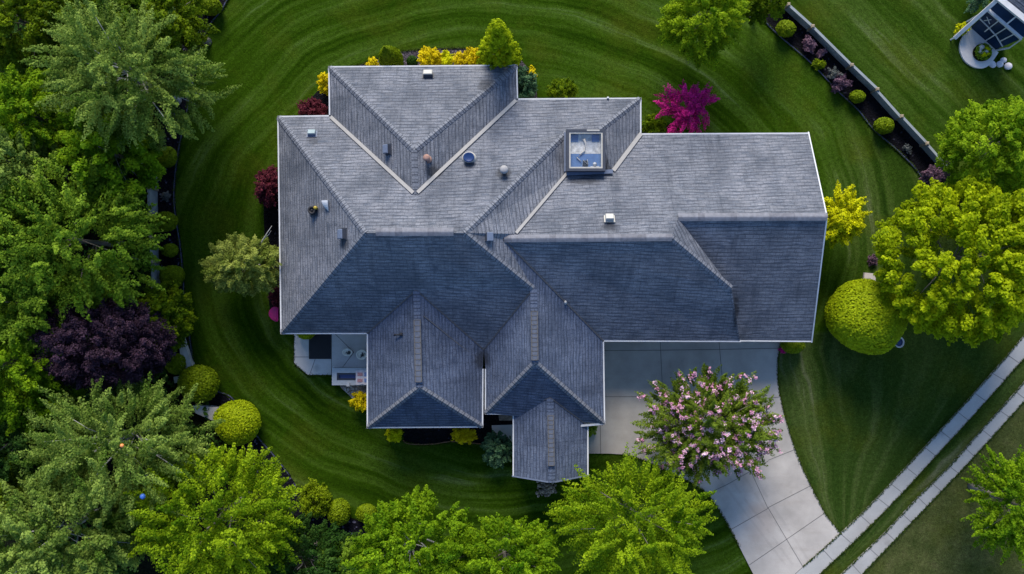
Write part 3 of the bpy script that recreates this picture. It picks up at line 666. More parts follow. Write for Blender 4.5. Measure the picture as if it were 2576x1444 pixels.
cap(P3(945, 583, 7.52), P3(1140, 583, 7.52), 0.38, 'ridge_cap', MAIN, 1)
cap(P3(1268, 600, 6.42), P3(1690, 597, 6.72), 0.36, 'ridge_cap', GAR, 2)
cap(P3(1706, 546, 6.12), P3(2080, 545, 6.12), 0.38, 'ridge_cap', GAR, 3)

def hipcap(a, b, par, mat, w=0.3, step=0.33):
    m = MB(); a = Vector(a); b = Vector(b); d = b - a; n = max(2, int(d.length / step))
    for i in range(n):
        p = a + d * (i / n); q = a + d * ((i + 1) / n); s = d.cross(Vector((0, 0, 1))).normalized() * w / 2
        o = Vector((0, 0, 0.045)); lo = Vector((0, 0, -0.055)); t = Vector((0, 0, .02))
        m.face([p + s + lo, q + s + lo + t, q + o + t, p + o], 0, [(0, 0), (0, .3), (.15, .3), (.15, 0.001)]); m.face([p + o, q + o + t, q - s + lo + t, p - s + lo], 0, [(0.001, 0), (0, .3), (.15, .3), (.15, 0)])
    return m.build('hip_cap', mat, par)
for a, b, par in ((a_nl, a_r0, MAIN), (a_sw, a_r0, MAIN), (bNE, K1, MAIN), (K2, a_r1, MAIN), (c2a, a_r1, MAIN), (aNW, aR, REAR), (aNE, aR, REAR), (vA, aR, REAR), (c1SW, c1b, FRONT), (c1SE, c1b, FRONT), (c2SW, c2b, ENTRY), (c2SE, c2b, ENTRY), (h1, gl1, GAR)):
    hipcap(a, b, par, SHINGLE)
for a, b, par in ((c1a, c1b, FRONT), (c2a, c2b, ENTRY), (c3a, c3b, PORCH)): hipcap(a, b, par, SHINGLE_F, 0.34)

def ridge_vent(p, q, z, par, w=0.30):
    """low ridge vent: a flat strip between two dark rails with dark cross joints"""
    a = W(*p, z); b = W(*q, z); d = (b - a).normalized(); s = d.cross(Vector((0, 0, 1))).normalized(); m = MB()
    m.bar(a + Vector((0, 0, .02)), b + Vector((0, 0, .02)), w, 0.11)
    o = m.build('ridge_vent', plain('ridge_vent_shingle', (0.072, 0.088, 0.125), 0.85, var=.25), par)
    m = MB(); n = 11; L = (b - a).length
    for x in (-1, 1): m.bar(a + s * x * w / 2 + Vector((0, 0, .02)), b + s * x * w / 2 + Vector((0, 0, .02)), 0.05, 0.125)
    for i in range(n + 1):
        c = a + d * L * i / n; m.bar(c - s * w / 2 + Vector((0, 0, .1)), c + s * w / 2 + Vector((0, 0, .1)), 0.035, 0.045)
    m.build('vent_rail', JOINT, o)
ridge_vent((1050, 805), (1053.5, 960), 5.03, FRONT); ridge_vent((1344, 783), (1345.5, 905), 5.36, ENTRY); ridge_vent((1385, 1045), (1387, 1170), z3, PORCH, .28)

# ---- things fixed on the roof
def box_vent(pl, px, py, wpx, hpx, mat, lid, par, ht=0.22, name='roof_vent', label=None):
    M = pl.frame(px, py); k = mpp(5); w, h = wpx * k, hpx * k; lx = abs(M.col[0].to_3d().x) > 0.5
    sx, sy = (w, h / max(.6, pl.n.z)) if lx else (h, w / max(.6, pl.n.z))
    m = MB(); m.box(M, sx * 1.25, sy * 1.25, 0.03); m.box(Matrix.Translation(pl.n * .03) @ M, sx, sy, ht, 0, 0.9)
    o = m.build(name, mat, par); tag(o, label)
    m = MB(); m.box(Matrix.Translation(pl.n * (.03 + ht)) @ M, sx * 0.98, sy * 0.98, 0.05, 0, 0.85); m.build('vent_lid', lid, o); return o
box_vent(pl_AN, 1077, 191, 25, 14, DARKM, CREAM, REAR, label='cream lidded roof vent')
box_vent(pl_NL, 785, 338, 21, 13, VENTBLUE, plain('pale_vent_glass', (0.22, 0.28, 0.30), .2), MAIN, .14, label='small pale glazed roof vent')
box_vent(pl_AW, 978, 376, 13, 23, DARKM, VENTBLUE, REAR, label='dark blue grey roof vent')
box_vent(pl_W, 866, 589, 13, 24, DARKM, VENTBLUE, MAIN, label='dark roof vent near the ridge')
box_vent(pl_E, 1226, 596, 15, 22, DARKM, VENTBLUE, MAIN, label='dark vent on a light base')
box_vent(pl_GN, 1533, 551, 21, 14, CREAM, CREAM, GAR, .16, label='white roof vent')
def upright(px, py, pl): M = Matrix.Translation(pl.hit(px, py)); return M
m = MB(); m.lathe(upright(1076, 401, pl_AE), [(.2, -.1), (.2, .02), (.11, .03), (.10, .55), (.14, .57), (.17, .62), (.15, .7), (.05, .73)], 16); m.build('flue_pipe', TERRA, REAR)
M = upright(1180, 398, pl_NR); m = MB(); m.lathe(M, [(.34, -.12), (.34, .02), (.25, .05), (.26, .28), (.28, .34), (.22, .36)], 24, 0, 1.05, .95); o = m.build('round_skylight', CREAM, MAIN)
m = MB(); m.lathe(Matrix.Translation((0, 0, .365)) @ M, [(.265, -.04), (.265, .01), (.24, .03), (.2, .012), (.02, .008)], 24, 0, 1.03, .92); m.build('blue_dome', BLUEP, o)
m = MB(); m.lathe(upright(1268, 430, pl_NR), [(.22, -.12), (.2, .02), (.12, .05), (.11, .42), (.19, .44), (.21, .5), (.2, .6), (.12, .66), (.02, .67)], 16); m.build('vent_pipe', plain('grey_pipe', (.26, .26, .27), .6), MAIN)
m = MB(); m.lathe(upright(788, 530, pl_W), [(.24, -.15), (.23, .03), (.17, .05), (.17, .3), (.21, .31), (.2, .37), (.12, .37), (.11, .3), (.05, .3), (.04, .4), (.01, .4)], 18); m.build('vent_pipe', BLACK, MAIN)
m = MB(); m.lathe(upright(797, 524, pl_W), [(.07, -.1), (.07, .28), (.04, .32), (.09, .34), (.09, .38), (.02, .4)], 10); m.build('valve_cap', YELLOWP, MAIN)
M = pl_W.frame(819, 521); m = MB(); c = pl_W.hit(822, 521)
rows = []
for i in range(7):
    t = i / 6; a = t * math.pi / 2
    x = c + Vector((-0.30 * math.cos(a) + .1, .30 - 0.52 * t, 0)); rows.append([x + Vector((.02, 0, -.05)), x + Vector((0, 0, .28 * math.cos(a * .9))), Vector((c.x + .12, x.y, c.z + .34 * math.cos(a * .8) + .06)), Vector((c.x + .12, x.y, c.z + .0))])
m.grid(rows, 0, smooth=False, caps=True); m.build('wind_cowl', WHITE, MAIN)
m = MB(); m.lathe(upright(1422, 761, pl_S1), [(.09, -.08), (.10, .06), (.07, .2), (.03, .34), (.012, .42)], 12, 0, .8, 1.1); m.build('finial', WHITE, GAR)
m = MB(); c = pl_C1W.hit(1003, 842) + Vector((0, 0, .05)); m.tube([c + Vector((-.22, 0, .02)), c + Vector((-.12, 0, .03)), c + Vector((0, 0, .06)), c + Vector((.1, .02, .08)), c + Vector((.2, .02, .1))], [.07, .04, .035, .07, .09], 10); m.tube([c + Vector((.08, .01, -.2)), c + Vector((.08, .01, .08))], .05, 8); m.build('vent_pipe', BLACK, FRONT)
m = MB(); m.lathe(Matrix.Translation(P3(1529, 247, 3.02)), [(.05, 0), (.07, .06), (.05, .12), (.01, .14)], 10); m.build('downpipe_cap', WHITE, house)

# ---- the roof lantern between the rear slope and the garage roof
sk = MB(); zt = 4.95; zb = 3.5
x0, y0 = W(1425, 430, zt)[:2]; x1, y1 = W(1523, 325, zt)[:2]
def frame_box(m, x0, y0, x1, y1, t, za, zb_, mat=0):
    for (a, b, c, d_) in ((x0, y0, x1, y0 + t), (x0, y1 - t, x1, y1), (x0, y0 + t, x0 + t, y1 - t), (x1 - t, y0 + t, x1, y1 - t)):
        m.box(Matrix.Translation(((a + c) / 2, (b + d_) / 2, za)), c - a, d_ - b, zb_ - za, mat)
frame_box(sk, x0, y0, x1, y1, 0.13, zb, zt)
SKY = sk.build('skylight', DARKM, house)
m = MB(); frame_box(m, x0 + .135, y0 + .135, x1 - .135, y1 - .135, 0.07, zt - .34, zt - .03); m.build('inner_frame', CREAM, SKY)
m = MB(); fx0, fy0, fx1, fy1 = x0 + .2, y0 + .2, x1 - .2, y1 - .2; zf = zt - .34
m.box(Matrix.Translation(((fx0 + fx1) / 2, fy0 + (fy1 - fy0) * .71, zf - .05)), fx1 - fx0, (fy1 - fy0) * .58, .05); m.build('plaster_panel', PLASTER, SKY)
m = MB(); m.box(Matrix.Translation(((fx0 + fx1) / 2, fy0 + (fy1 - fy0) * .21, zf - .055)), fx1 - fx0, (fy1 - fy0) * .42, .05); m.build('blue_panel', PANELB, SKY)
for fx in (.14, .83):
    m = MB(); m.box(Matrix.Translation((fx0 + (fx1 - fx0) * fx, fy0 + (fy1 - fy0) * .88, zf)), .38, .34, .03); m.build('blue_pane', PANELB, SKY)
m = MB(); q = lambda u, v, z=.05: Vector((fx0 + (fx1 - fx0) * u, fy0 + (fy1 - fy0) * v, zf + z))
m.tube([q(.45, .86), q(.5, .7), q(.47, .5), q(.36, .42), q(.22, .3), q(.36, .18)], [.09, .03, .03, .04, .03, .02], 8); m.build('pipe', plain('pale_pipe', (.5, .49, .47), .5), SKY)
m = MB(); m.box(Matrix.Translation(q(.5, .13, 0)), .26, .3, .12, 0, .8); m.tube([q(.4, .05), q(.42, .22, .14), q(.58, .08, .16), q(.56, .24, .1)], .015, 6, 1); m.lathe(Matrix.Translation(q(.8, .1, 0)), [(.09, 0), (.1, .1), (.05, .14), (.07, .2), (.02, .22)], 12, 1)
m.box(Matrix.Translation(q(.8, .02, 0)), .42, .07, .08, 1); m.build('fitting', [BLACK, WHITE], SKY)
m = MB(); m.box(Matrix.Translation(q(.72, 1.06, .58)), .62, .06, .06); m.build('frame_clip', CREAM, SKY)
m = MB(); m.box(Matrix.Translation(((x0 + x1) / 2, (y0 + y1) / 2, zt - .09)), x1 - x0 - .30, y1 - y0 - .30, .02); m.build('pane', GLASS_C, SKY)
m = MB(); m.bar(V1 + Vector((0, 0, .02)), V2 + Vector((0, 0, .2)), 0.2, 0.12); m.build('sill', VENTBLUE, SKY)
m = MB(); cl = P3(1421, 334, 4.34); m.bar(cl, V1 + Vector((-.08, .1, .02)), .1, .12); m.build('flashing', VENTBLUE, SKY)

# ---- walls under the eaves
def wall_block(name, x0, y0, x1, y1, ztop, mat=SIDING, inset=0.42):
    a = W(x0, y1, ZE); b = W(x1, y0, ZE); m = MB()
    p = [(a.x + inset, a.y + inset), (b.x - inset, a.y + inset), (b.x - inset, b.y - inset), (a.x + inset, b.y - inset)]
    for i in range(4):
        u, v = p[i], p[(i + 1) % 4]; m.face([(u[0], u[1], 0), (v[0], v[1], 0), (v[0], v[1], ztop), (u[0], u[1], ztop)])
    m.build('wall', mat, house); return p
wall_block('m', 700, 294, 1500, 838, 2.9); wall_block('a', 828, 167, 1299, 420, 2.88); wall_block('b', 1200, 249, 1611, 500, 2.87)
gp = wall_block('g', 1540, 337, 2036, 852, 2.5); p1 = wall_block('c1', 925, 760, 1213, 1074, 2.85); p2 = wall_block('c2', 1222, 780, 1520, 1052, 2.84)
def wall_item(name, x, y, w, h, z, mat, frame=WHITE, axis='x', parts=True):
    m = MB(); sx, sy = (w, .08) if axis == 'x' else (.08, w); m.box(Matrix.Translation((x, y, z)), sx, sy, h); o = m.build(name, frame, house)
    if parts:
        m = MB(); sx, sy = (w - .16, .1) if axis == 'x' else (.1, w - .16); m.box(Matrix.Translation((x, y, z + .08)), sx, sy, h - .16); m.build('pane', mat, o)
    return o
gy = gp[0][1] - .05
for px in (1620, 1740, 1920): wall_item('garage_door', W(px, 0, 3).x, gy, 2.4, 2.2, 0.05, WHITE, SIDING)
for px in (985, 1145): wall_item('window', W(px, 0, 3).x, p1[0][1] - .04, 1.1, 1.2, .9, GLASS_D)
for py in (400, 520, 700): wall_item('window', W(700, 0, 3).x + .38, W(0, py, 3).y, 1.2, 1.2, .9, GLASS_D, axis='y')
for py in (430, 640): wall_item('window', W(2036, 0, 3).x - .38, W(0, py, 3).y, 1.1, 1.1, 1.0, GLASS_D, axis='y')
for px in (900, 1060, 1220): wall_item('window', W(px, 0, 3).x, W(0, 167, 3).y - .38, 1.3, 1.3, .8, GLASS_D)
for px in (1700, 1900): wall_item('window', W(px, 0, 3).x, W(0, 337, 3).y - .38, 1.2, 1.2, .9, GLASS_D)
m = MB()
ga = Vector((gp[1][0] - .02, 0, 0)); m.face([(ga.x, gp[1][1], 2.5), (ga.x, gp[2][1], 2.86), (ga.x, gr1.y, 5.8)]); m.build('gable_wall', SIDING, house)
for px, py in ((1304, 1186), (1466, 1184), (1304, 1060), (1466, 1085)):
    m = MB(); c = W(px, py, 2.8); m.box(Matrix.Translation((c.x, c.y, 0)), .45, .45, .9); m.box(Matrix.Translation((c.x, c.y, .9)), .24, .24, 1.85); m.build('porch_post', STONE_W, house)
sheet('porch_floor', [(1310, 1030), (1462, 1030), (1462, 1190), (1310, 1190)], 0.14, PATIO)

# ---------------------------------------------------------------- patio on the west side
m = MB(); m.poly_slab([tuple(W(x, y, .09)[:2]) for x, y in [(740, 830), (940, 830), (940, 927), (834, 927), (834, 943), (774, 943), (740, 914)]], -.03, .09)
joints(m, [((740, 898), (777, 898)), ((793, 903), (779, 943)), ((841, 838), (890, 886)), ((890, 886), (862, 924)), ((834, 838), (834, 943))], .09)
tag(m.build('patio', [PATIO, JOINT]), kind='structure')
m = MB(); m.poly_slab([tuple(W(x, y, .11)[:2]) for x, y in [(777, 835), (833, 835), (833, 903), (777, 903)]], .085, .115)
tag(m.build('cellar_hatch', BLACK), 'square black hatch cover set into the patio paving under the eave', 'hatch')
hx = W(879, 948, .7)
spa = empty('hot_tub', (hx.x, hx.y, 0), 'rectangular hot tub with pale rim and blue water beside the patio', 'hot tub')
def rect(px0, py0, px1, py1, z): a = W(px0, py1, z); b = W(px1, py0, z); return a.x, a.y, b.x, b.y
X0, Y0, X1, Y1 = rect(835, 926, 935, 969, .7); m = MB()
frame_box(m, X0, Y0, X1, Y1, .26, .05, .7); m.build('rim', plain('pale_grey_acrylic', (.42, .45, .48), .4), spa)
m = MB(); frame_box(m, X0 + .265, Y0 + .265, X1 - .265, Y1 - .265, .09, .1, .66); m.build('liner', DARKM, spa)
m = MB(); m.box(Matrix.Translation(((X0 + X1) / 2, (Y0 + Y1) / 2, .3)), X1 - X0 - .7, Y1 - Y0 - .7, .2); m.build('water', WATER, spa)
X, Y, _ = W(876, 967, .75); m = MB(); m.box(Matrix.Translation((X, Y, .705)), .16, .2, .12); m.build('control_panel', WHITE, spa)
m = MB(); cols = [[W(895 + i * 4.3, 931 + j * 5.2 + 1.0 * math.sin(i * 1.3), .74 + .015 * math.sin(i * 2 + j)) for i in range(10)] for j in range(8)]
m.grid(cols, 0, smooth=True)
for (i, j, w_, h_, mt) in ((1, 1, 3, 2, 1), (1, 4, 3, 2, 1), (5, 1, 2, 2, 2), (7, 2, 2, 2, 2), (5, 4, 3, 2, 2)):
    a, b = cols[j][i], cols[j + h_][i + w_]; m.face([(a.x, a.y, .765), (a.x, b.y, .765), (b.x, b.y, .765), (b.x, a.y, .765)], mt)
tag(m.build('towel', [PAPER, plain('faded_red_print', (.5, .26, .27), .8, var=.4, scale=20), plain('faded_blue_print', (.16, .24, .48), .8, var=.4, scale=20)]), 'pale patterned towel spread over the end of the hot tub', 'towel')
def planter(label, px, py, rx, ry, ht):
    c = W(px, py, ht); rt = empty('planter', (c.x, c.y, .09), label, 'planter', 'cream bowls on the patio'); k = mpp(ht); m = MB(); a = rx * k
    m.lathe(Matrix.Translation((c.x, c.y, .09)), [(a * .55, 0), (a * .8, ht * .4), (a, ht * .95), (a * .97, ht), (a * .80, ht), (a * .72, ht * .9), (.02, ht * .88)], 22, 0, 1, ry / rx); m.build('bowl', plain('cream_stoneware', (.80, .79, .70), .6), rt)
    rng = np.random.default_rng(int(px)); n = 34; P = rng.normal(0, 1, (n, 3)) * np.array([a * .2, a * .17, .04]) + np.array([c.x + a * .2, c.y, .09 + ht]); leaf_obj('plant', P, rng.normal(0, .6, P.shape) + np.array([0, 0, .7]), .05, rng.uniform(0, .6, n), LM['greyl'], rng, rt)
planter('small cream oval planter bowl standing on the patio where two joints meet', 874, 886, 13, 10, .45)
planter('larger cream planter bowl on the patio half under the gutter', 910, 892, 14, 13, .5)
k_o = W(698, 789, .5); m = MB(); rows = []
for i in range(9):
    t = i / 8 - .5; w_ = .26 * math.sqrt(max(.02, 1 - (2 * t) ** 2)); c = W(697 - 8 * math.cos(t * 3), 789 + t * 40, .45)
    rows.append([c + Vector((w_ * x, 0, z)) for x, z in ((-1, .12), (-.7, -.1), (0, -.2), (.7, -.1), (1, .12), (.75, .12), (0, -.05), (-.75, .12))])
m.grid(rows, 0, closed=True, caps=True); tag(m.build('kayak', MAGENTA), 'bright magenta kayak leaning on the house wall under the west gutter', 'kayak')
rng = np.random.default_rng(5); m = MB()
for i in range(150):
    px = 1374 + rng.normal(0, 12); py = 1229 + rng.normal(0, 9)
    if abs(px - 1374) > 24 or abs(py - 1229) > 19: continue
    rr = rng.uniform(.05, .11); m.lathe(Matrix.Translation(W(px, py, .02 + rng.uniform(0, .12))) @ Matrix.Rotation(rng.uniform(0, 6), 4, 'Z'), [(rr * .7, 0), (rr, rr * .4), (rr * .7, rr * .9), (.01, rr)], 7, int(rng.integers(0, 2)), 1, rng.uniform(.6, 1))
tag(m.build('cobbles', [STONE_B, plain('dark_stone', (.12, .10, .085), .9, var=.4)]), 'heap of small brown cobbles at the foot of the porch gable', 'cobbles', kind='stuff')

# ---------------------------------------------------------------- fences
def fence(label, pts, h, seed, group='grey board fences along the planting beds', base=0.0, dens=1):
    """pts: fence base in survey pixels, one point per post"""
    rnd = random.Random(seed); P = [W(x, y, 0) for x, y in pts]; P = [Vector((p.x, p.y, 0)) for p in P]
    rt = empty('board_fence', P[0], label, 'fence', group)
    for i, (a, b) in enumerate(zip(P, P[1:])):
        m = MB(); n = 6; bh = (h - .08) / n; off = Vector((rnd.uniform(-.04, .04), rnd.uniform(-.04, .04), 0))
        for k in range(n): m.bar(a + off + Vector((0, 0, .05 + k * bh)), b + off + Vector((0, 0, .05 + k * bh)), .05 + .006 * (k % 2), bh - .018)
        m.bar(a + off + Vector((0, 0, h - .02)), b + off + Vector((0, 0, h - .02)), .13, .05); m.build('board_panel', FENCE, rt)
    for p in P:
        m = MB(); m.box(Matrix.Translation(p), .14, .14, h + .06); m.box(Matrix.Translation(p + Vector((0, 0, h + .06))), .2, .2, .06, 0, .5); m.build('post', POSTM, rt)
    return rt
fence('long pale grey board fence running diagonally behind the black mulch bed to the maples', FENCE_E[:8], .8, 1)
fence('short weathered board fence half hidden under the yellow green maple beyond the long one', [(2392, 452), (2416, 470), (2440, 492)], .8, 2)
fence('pale board fence standing upright between the big green trees and the bare mulch', [(396, 412), (397, 478), (398, 543)], 1.25, 3)
fence('board fence beside the two lowest clipped balls of the west bed, half hidden by foliage', [(398, 600), (401, 660), (404, 722)], 1.0, 4)
fence('low dark board fence glimpsed just below the purple tree', [(342, 968), (388, 946)], .6, 5)
fence('board fence glimpsed through the branches of the sage green tree in the lower corner', [(372, 1192), (440, 1160), (496, 1132)], .8, 6)
m = MB(); rows = []
for i in range(7):
    t = i / 6; a = W(437 + 16 * t + 6 * math.sin(t * 3), 822 + 112 * t, .45); b = W(449 + 38 * t, 818 + 112 * t, .45); rows.append([(a.x, a.y, 0), (a.x, a.y, .42), (b.x, b.y, .45), (b.x, b.y, 0)])
m.grid(rows, 0, smooth=False, caps=True)
tag(m.build('stone_wall', STONE_W), 'low pale stone wall tapering along the bed beside the purple tree', 'stone wall')
m = MB(); m.box(Matrix.Translation(W(455, 953, 0) + Vector((0, 0, .02))) @ Matrix.Rotation(.12, 4, 'Z'), .52, .36, .35, 0, .95); tag(m.build('stone_block', STONE_W), 'squared grey stone block lying between two clipped bushes below the stone wall', 'stone block')
m = MB(); rows = []
for i in range(9):
    t = i / 8; a = W(486 + 66 * t, 1020 + 8 * t * t, .6); b = W(490 + 56 * t, 1040 + 24 * t, .6); rows.append([(a.x, a.y, 0), (a.x, a.y, .62), (b.x, b.y, .5), (b.x, b.y, 0)])
m.grid(rows, 0, smooth=False, caps=True); tag(m.build('stone_bench', plain('smooth_grey_stone', (.36, .36, .38), .6)), 'smooth grey stone bench between the sage tree and the clipped round bush', 'bench')
m = MB(); m.box(Matrix.Translation(W(2186, 696, 0) + Vector((0, 0, .0))) @ Matrix.Rotation(-.1, 4, 'Z'), .66, .40, .16, 0, .96); tag(m.build('stone_slab', plain('pinkish_slab', (.40, .37, .38), .8)), 'small flat pinkish slab in the grass just above the giant clipped ball', 'stone slab')

# ---------------------------------------------------------------- the neighbour's conservatory
cz = 2.6
nb = empty('conservatory', W(2510, 70, 0) * 1.0, 'glass roofed conservatory with white frame at the end of the neighbouring house', 'conservatory')
A = W(2512, 1, 2.8); B = W(2443, 70, .12); Cc = W(2505, 125, .12); D = W(2568, 98, 2.2); E = W(2600, 75, 2.8); L_ = W(2485, 27, 2.2)
mid = lambda p, q, t: p.lerp(q, t)
m = MB(); m.face([L_, D, E, A]); m.build('glass_roof', GLASS_D, nb)
m = MB(); m.face([B, Cc, D, L_]); m.build('glass_wall', GLASS_D, nb)
m = MB(); m.face([Cc, Vector((E.x, E.y, .1)), E, D]); m.build('end_glass', GLASS_D, nb)
wo = (Cc - B).normalized().cross(Vector((0, 0, 1))) * .03
def nbbar(pts, w, o=Vector((0, 0, .01)), h=.06):
    m = MB()
    for a, b in zip(pts, pts[1:]): m.bar(a + o, b + o, w, h, 0, Vector((0, 0, 1)) if abs((b - a).normalized().z) < .9 else Vector((0.6, -.6, 0)))
    return m.build('glazing_bar', WHITE, nb)
nbbar([L_, D], .15, h=.12)
for t in (.52,): nbbar([mid(L_, D, t), mid(A, E, t)], .07)
wp = lambda u, v: B.lerp(Cc, u).lerp(L_.lerp(D, u), v)
for u, v0, v1, w in ((.33, .3, 1, .07), (.57, 0, 1, .07), (.8, .4, 1, .05)): nbbar([wp(u, v0) + wo, wp(u, v1) + wo], w, Vector((0, 0, 0)), .05)
nbbar([wp(0, .55) + wo, wp(.3, .52) + wo, wp(.62, .46) + wo, wp(.98, .3) + wo], .05, Vector((0, 0, 0)), .05)
nbbar([wp(.08, .8) + wo, wp(.26, .66) + wo], .03, Vector((0, 0, 0)), .04); nbbar([wp(.1, .62) + wo, wp(.2, .85) + wo], .03, Vector((0, 0, 0)), .04)
nbbar([Cc, Cc.lerp(D, .45) + Vector((.1, -.14, 0)), D], .1)
m = MB(); ra = W(2514, -6, 2.95); rb = W(2402, 95, .55); m.bar(ra, rb, .2, .1); m.build('white_rail', plain('white_rail_paint', (.62, .60, .62), .5), nb)
m = MB()
for t in (.35, .7, .97): q = ra.lerp(rb, t); m.box(Matrix.Translation((q.x, q.y, 0)), .07, .07, q.z + .02)
m.build('rail_post', WHITE, nb)
m = MB(); m.bar(W(2506, -6, 2.9), W(2660, 118, 2.9), .3, .16); m.build('white_beam', WHITE, nb)
r = Roof(); r.face([W(2508, -10, 2.95), W(2660, 114, 2.95), W(2760, -20, 4.6), W(2600, -150, 4.6)]); r.build('house_roof', SHINGLE, nb)
m = MB(); pts = []
for i in range(25):
    t = -2.55 + i / 24 * 3.75; pts.append((2466 + 52 * math.cos(-t - 0.1 + 1.55 + 1.5), 118 + 54 * math.sin(-t - 0.1 + 1.55 + 1.5)))
pts = [(2440, 66), (2426, 84), (2417, 104), (2415, 122), (2419, 138), (2427, 152), (2440, 163), (2456, 170), (2472, 171), (2486, 166), (2500, 150), (2512, 132)]
m.poly_slab([tuple(W(x, y, .12)[:2]) for x, y in smooth_line(pts, 4)], -.03, .12); tag(m.build('round_patio', PATIO), kind='structure')
c = W(2473, 131, .3); bedo = empty('round_planter', (c.x, c.y, .12), 'round flower bed with pale stones and white flowers set in the curved patio', 'flower bed')
m = MB(); m.lathe(Matrix.Translation((c.x, c.y, .12)), [(.46, 0), (.48, .14), (.43, .16), (.40, .1), (.02, .12)], 26, 0, 1.05, 1); m.build('soil', SOIL, bedo)
rng = np.random.default_rng(8)
n = 700; a = rng.uniform(0, 6.28, n); rr = .45 * np.sqrt(rng.uniform(0, 1, n)); P = np.stack([c.x + rr * np.cos(a), c.y + rr * np.sin(a), .28 + rng.uniform(0, .16, n)], 1); leaf_obj('plant', P, rng.normal(0, .5, P.shape) + np.array([0, 0, 1]), .05, rng.uniform(0, 1, n), LM['green'], rng, bedo)
for dx, dy, s in ((-.12, .25, .16), (.14, .02, .13), (-.2, .0, .11), (-.05, -.04, .1), (-.16, .14, .11)):
    m = MB(); m.lathe(Matrix.Translation((c.x + dx, c.y + dy, .3)), [(s * .7, 0), (s, s * .5), (s * .8, s), (.01, s * 1.2)], 12, 0, 1, .85); m.build('stone', STONE_W, bedo)
for dx, dy in ((-.1, -.22), (.05, -.2), (.18, -.14), (-.02, -.12), (.1, .2), (.22, .1)):
    n = 36; P = np.array([c.x + dx, c.y + dy, .48]) + rng.normal(0, 1, (n, 3)) * np.array([.04, .03, .02]); leaf_obj('flower', P, rng.normal(0, .4, P.shape) + np.array([0, 0, 1]), .04, rng.uniform(0, 1, n), LM['gold2'], rng, bedo)
for i, (px, py, rx, ry, lb) in enumerate(((2494, 161, 10, 12, 'largest stepping stone, a pale wedge touching the edge of the curved patio'), (2514, 162, 9, 8, 'pale round stepping stone between the wedge stone and the outer stone'), (2523, 152, 8, 7, 'pale stepping stone nearest the conservatory wall'), (2535, 167, 10, 9, 'outermost pale stepping stone lying alone in the grass'))):
    m = MB(); k = mpp(); q = W(px, py, 0); m.lathe(Matrix.Translation((q.x, q.y, -.02)) @ Matrix.Rotation(.8 if i == 0 else 0, 4, 'Z'), [(rx * k, 0), (rx * k, .1), (rx * k * .92, .13), (.01, .135)], 14, 0, .8 if i == 0 else 1, ry / rx)
    tag(m.build('stepping_stone', plain('lilac_grey_stone', (.46, .45, .50), .8)), lb, 'stepping stone', 'stepping stones by the conservatory')

# ---------------------------------------------------------------- trees
TW = 'trees crowded along the wooded side of the lot'
def T(name, label, px, py, hw, hh, zc, rz, mat, seed, **kw): return tree(name, label, 'tree', px, py, hw, hh, zc, rz, mat, seed, **kw)
B_ = 'broadleaf_tree'
T(B_, 'large pale sage green tree overhanging the top of the west lawn', 332, 190, 205, 165, 8.0, 2.6, 'sage', 11, group=TW, L=.8, wd=.22, bark=BARK_P, limbs=18, inner=.4, lump=.36, leaf=.07, per=130)
T(B_, 'olive tree in the top corner of the wooded side', 55, 55, 150, 130, 6.0, 2.4, 'olive', 12, group=TW, L=.6)
T(B_, 'olive tree filling the top edge right of the corner olive tree', 215, 30, 120, 100, 5.5, 2.2, 'olive', 13, group=TW, L=.6)
T('conifer_tree', 'narrow yellow green tree at the top edge beside the topmost clipped ball', 448, 45, 75, 95, 6.0, 2.8, 'olive', 14, group=TW, L=.6, wd=.22, lump=.35, dens=.8)
T(B_, 'bright green tree at the outer edge just below the dark gap under the olive trees', 95, 290, 130, 120, 6.0, 2.2, 'bright', 15, group=TW, L=.6)
T(B_, 'bright green tree with dark gaps tucked below the large pale sage tree', 286, 385, 105, 130, 6.2, 2.3, 'bright', 16, group=TW, L=.5, wd=.3, leaf=.1, dens=.8)
T(B_, 'yellowish green tree at the outer edge above the biggest mid green tree', 60, 425, 120, 100, 6.5, 2.2, 'sage', 17, group=TW)
T(B_, 'biggest mid green tree reaching over the fence to the mulch bed', 198, 605, 188, 190, 7.0, 2.6, 'green', 18, group=TW, L=.85, wd=.24, dens=.95, lump=.34)
T(B_, 'mid green tree at the outer edge beside the biggest mid green tree', 45, 600, 130, 130, 6.6, 2.4, 'green', 19, group=TW)
T(B_, 'dark bluish green tree at the outer edge left of the purple tree', 75, 765, 130, 110, 6.2, 2.2, 'green', 20, group=TW)
T(B_, 'bright yellow green tree at the outer edge below and beside the purple tree', 40, 910, 120, 140, 5.8, 2.2, 'bright', 21, group=TW, L=.5, wd=.3)
T('purple_tree', 'dark purple leaved tree among the green ones', 265, 862, 158, 112, 5.6, 2.0, 'purple', 22, group=TW, L=.42, wd=.3, leaf=.065, bark=BARK_D, lump=.18, dens=1.5, per=130)
T('small_tree', 'bushy bright green small tree squeezed between the purple tree and the lawn', 408, 805, 62, 92, 3.0, 1.7, 'olive', 23, group=TW, L=.4, wd=.25, dens=1.4)
T(B_, 'large sage green tree below the purple tree with bare limbs showing', 300, 1110, 225, 165, 7.2, 2.6, 'sage', 24, group=TW, L=.85, wd=.22, bark=BARK_P, limbs=20, inner=.4, dens=.85, lump=.36, leaf=.07, per=130)
T(B_, 'sage green tree in the bottom corner of the wooded side', 150, 1345, 205, 150, 7.4, 2.5, 'sage', 25, group=TW, L=.64, wd=.26, limbs=14, bark=BARK_P)
T(B_, 'vivid yellow green tree beside the lower bend of the lawn', 545, 1300, 190, 170, 7.0, 2.6, 'lime', 26, group=TW, L=.75, wd=.25, leaf=.08, lump=.34)
T(B_, 'dark green tree at the outer edge beside the large sage tree', 35, 1120, 90, 110, 5.0, 2.0, 'dark', 27, group=TW)
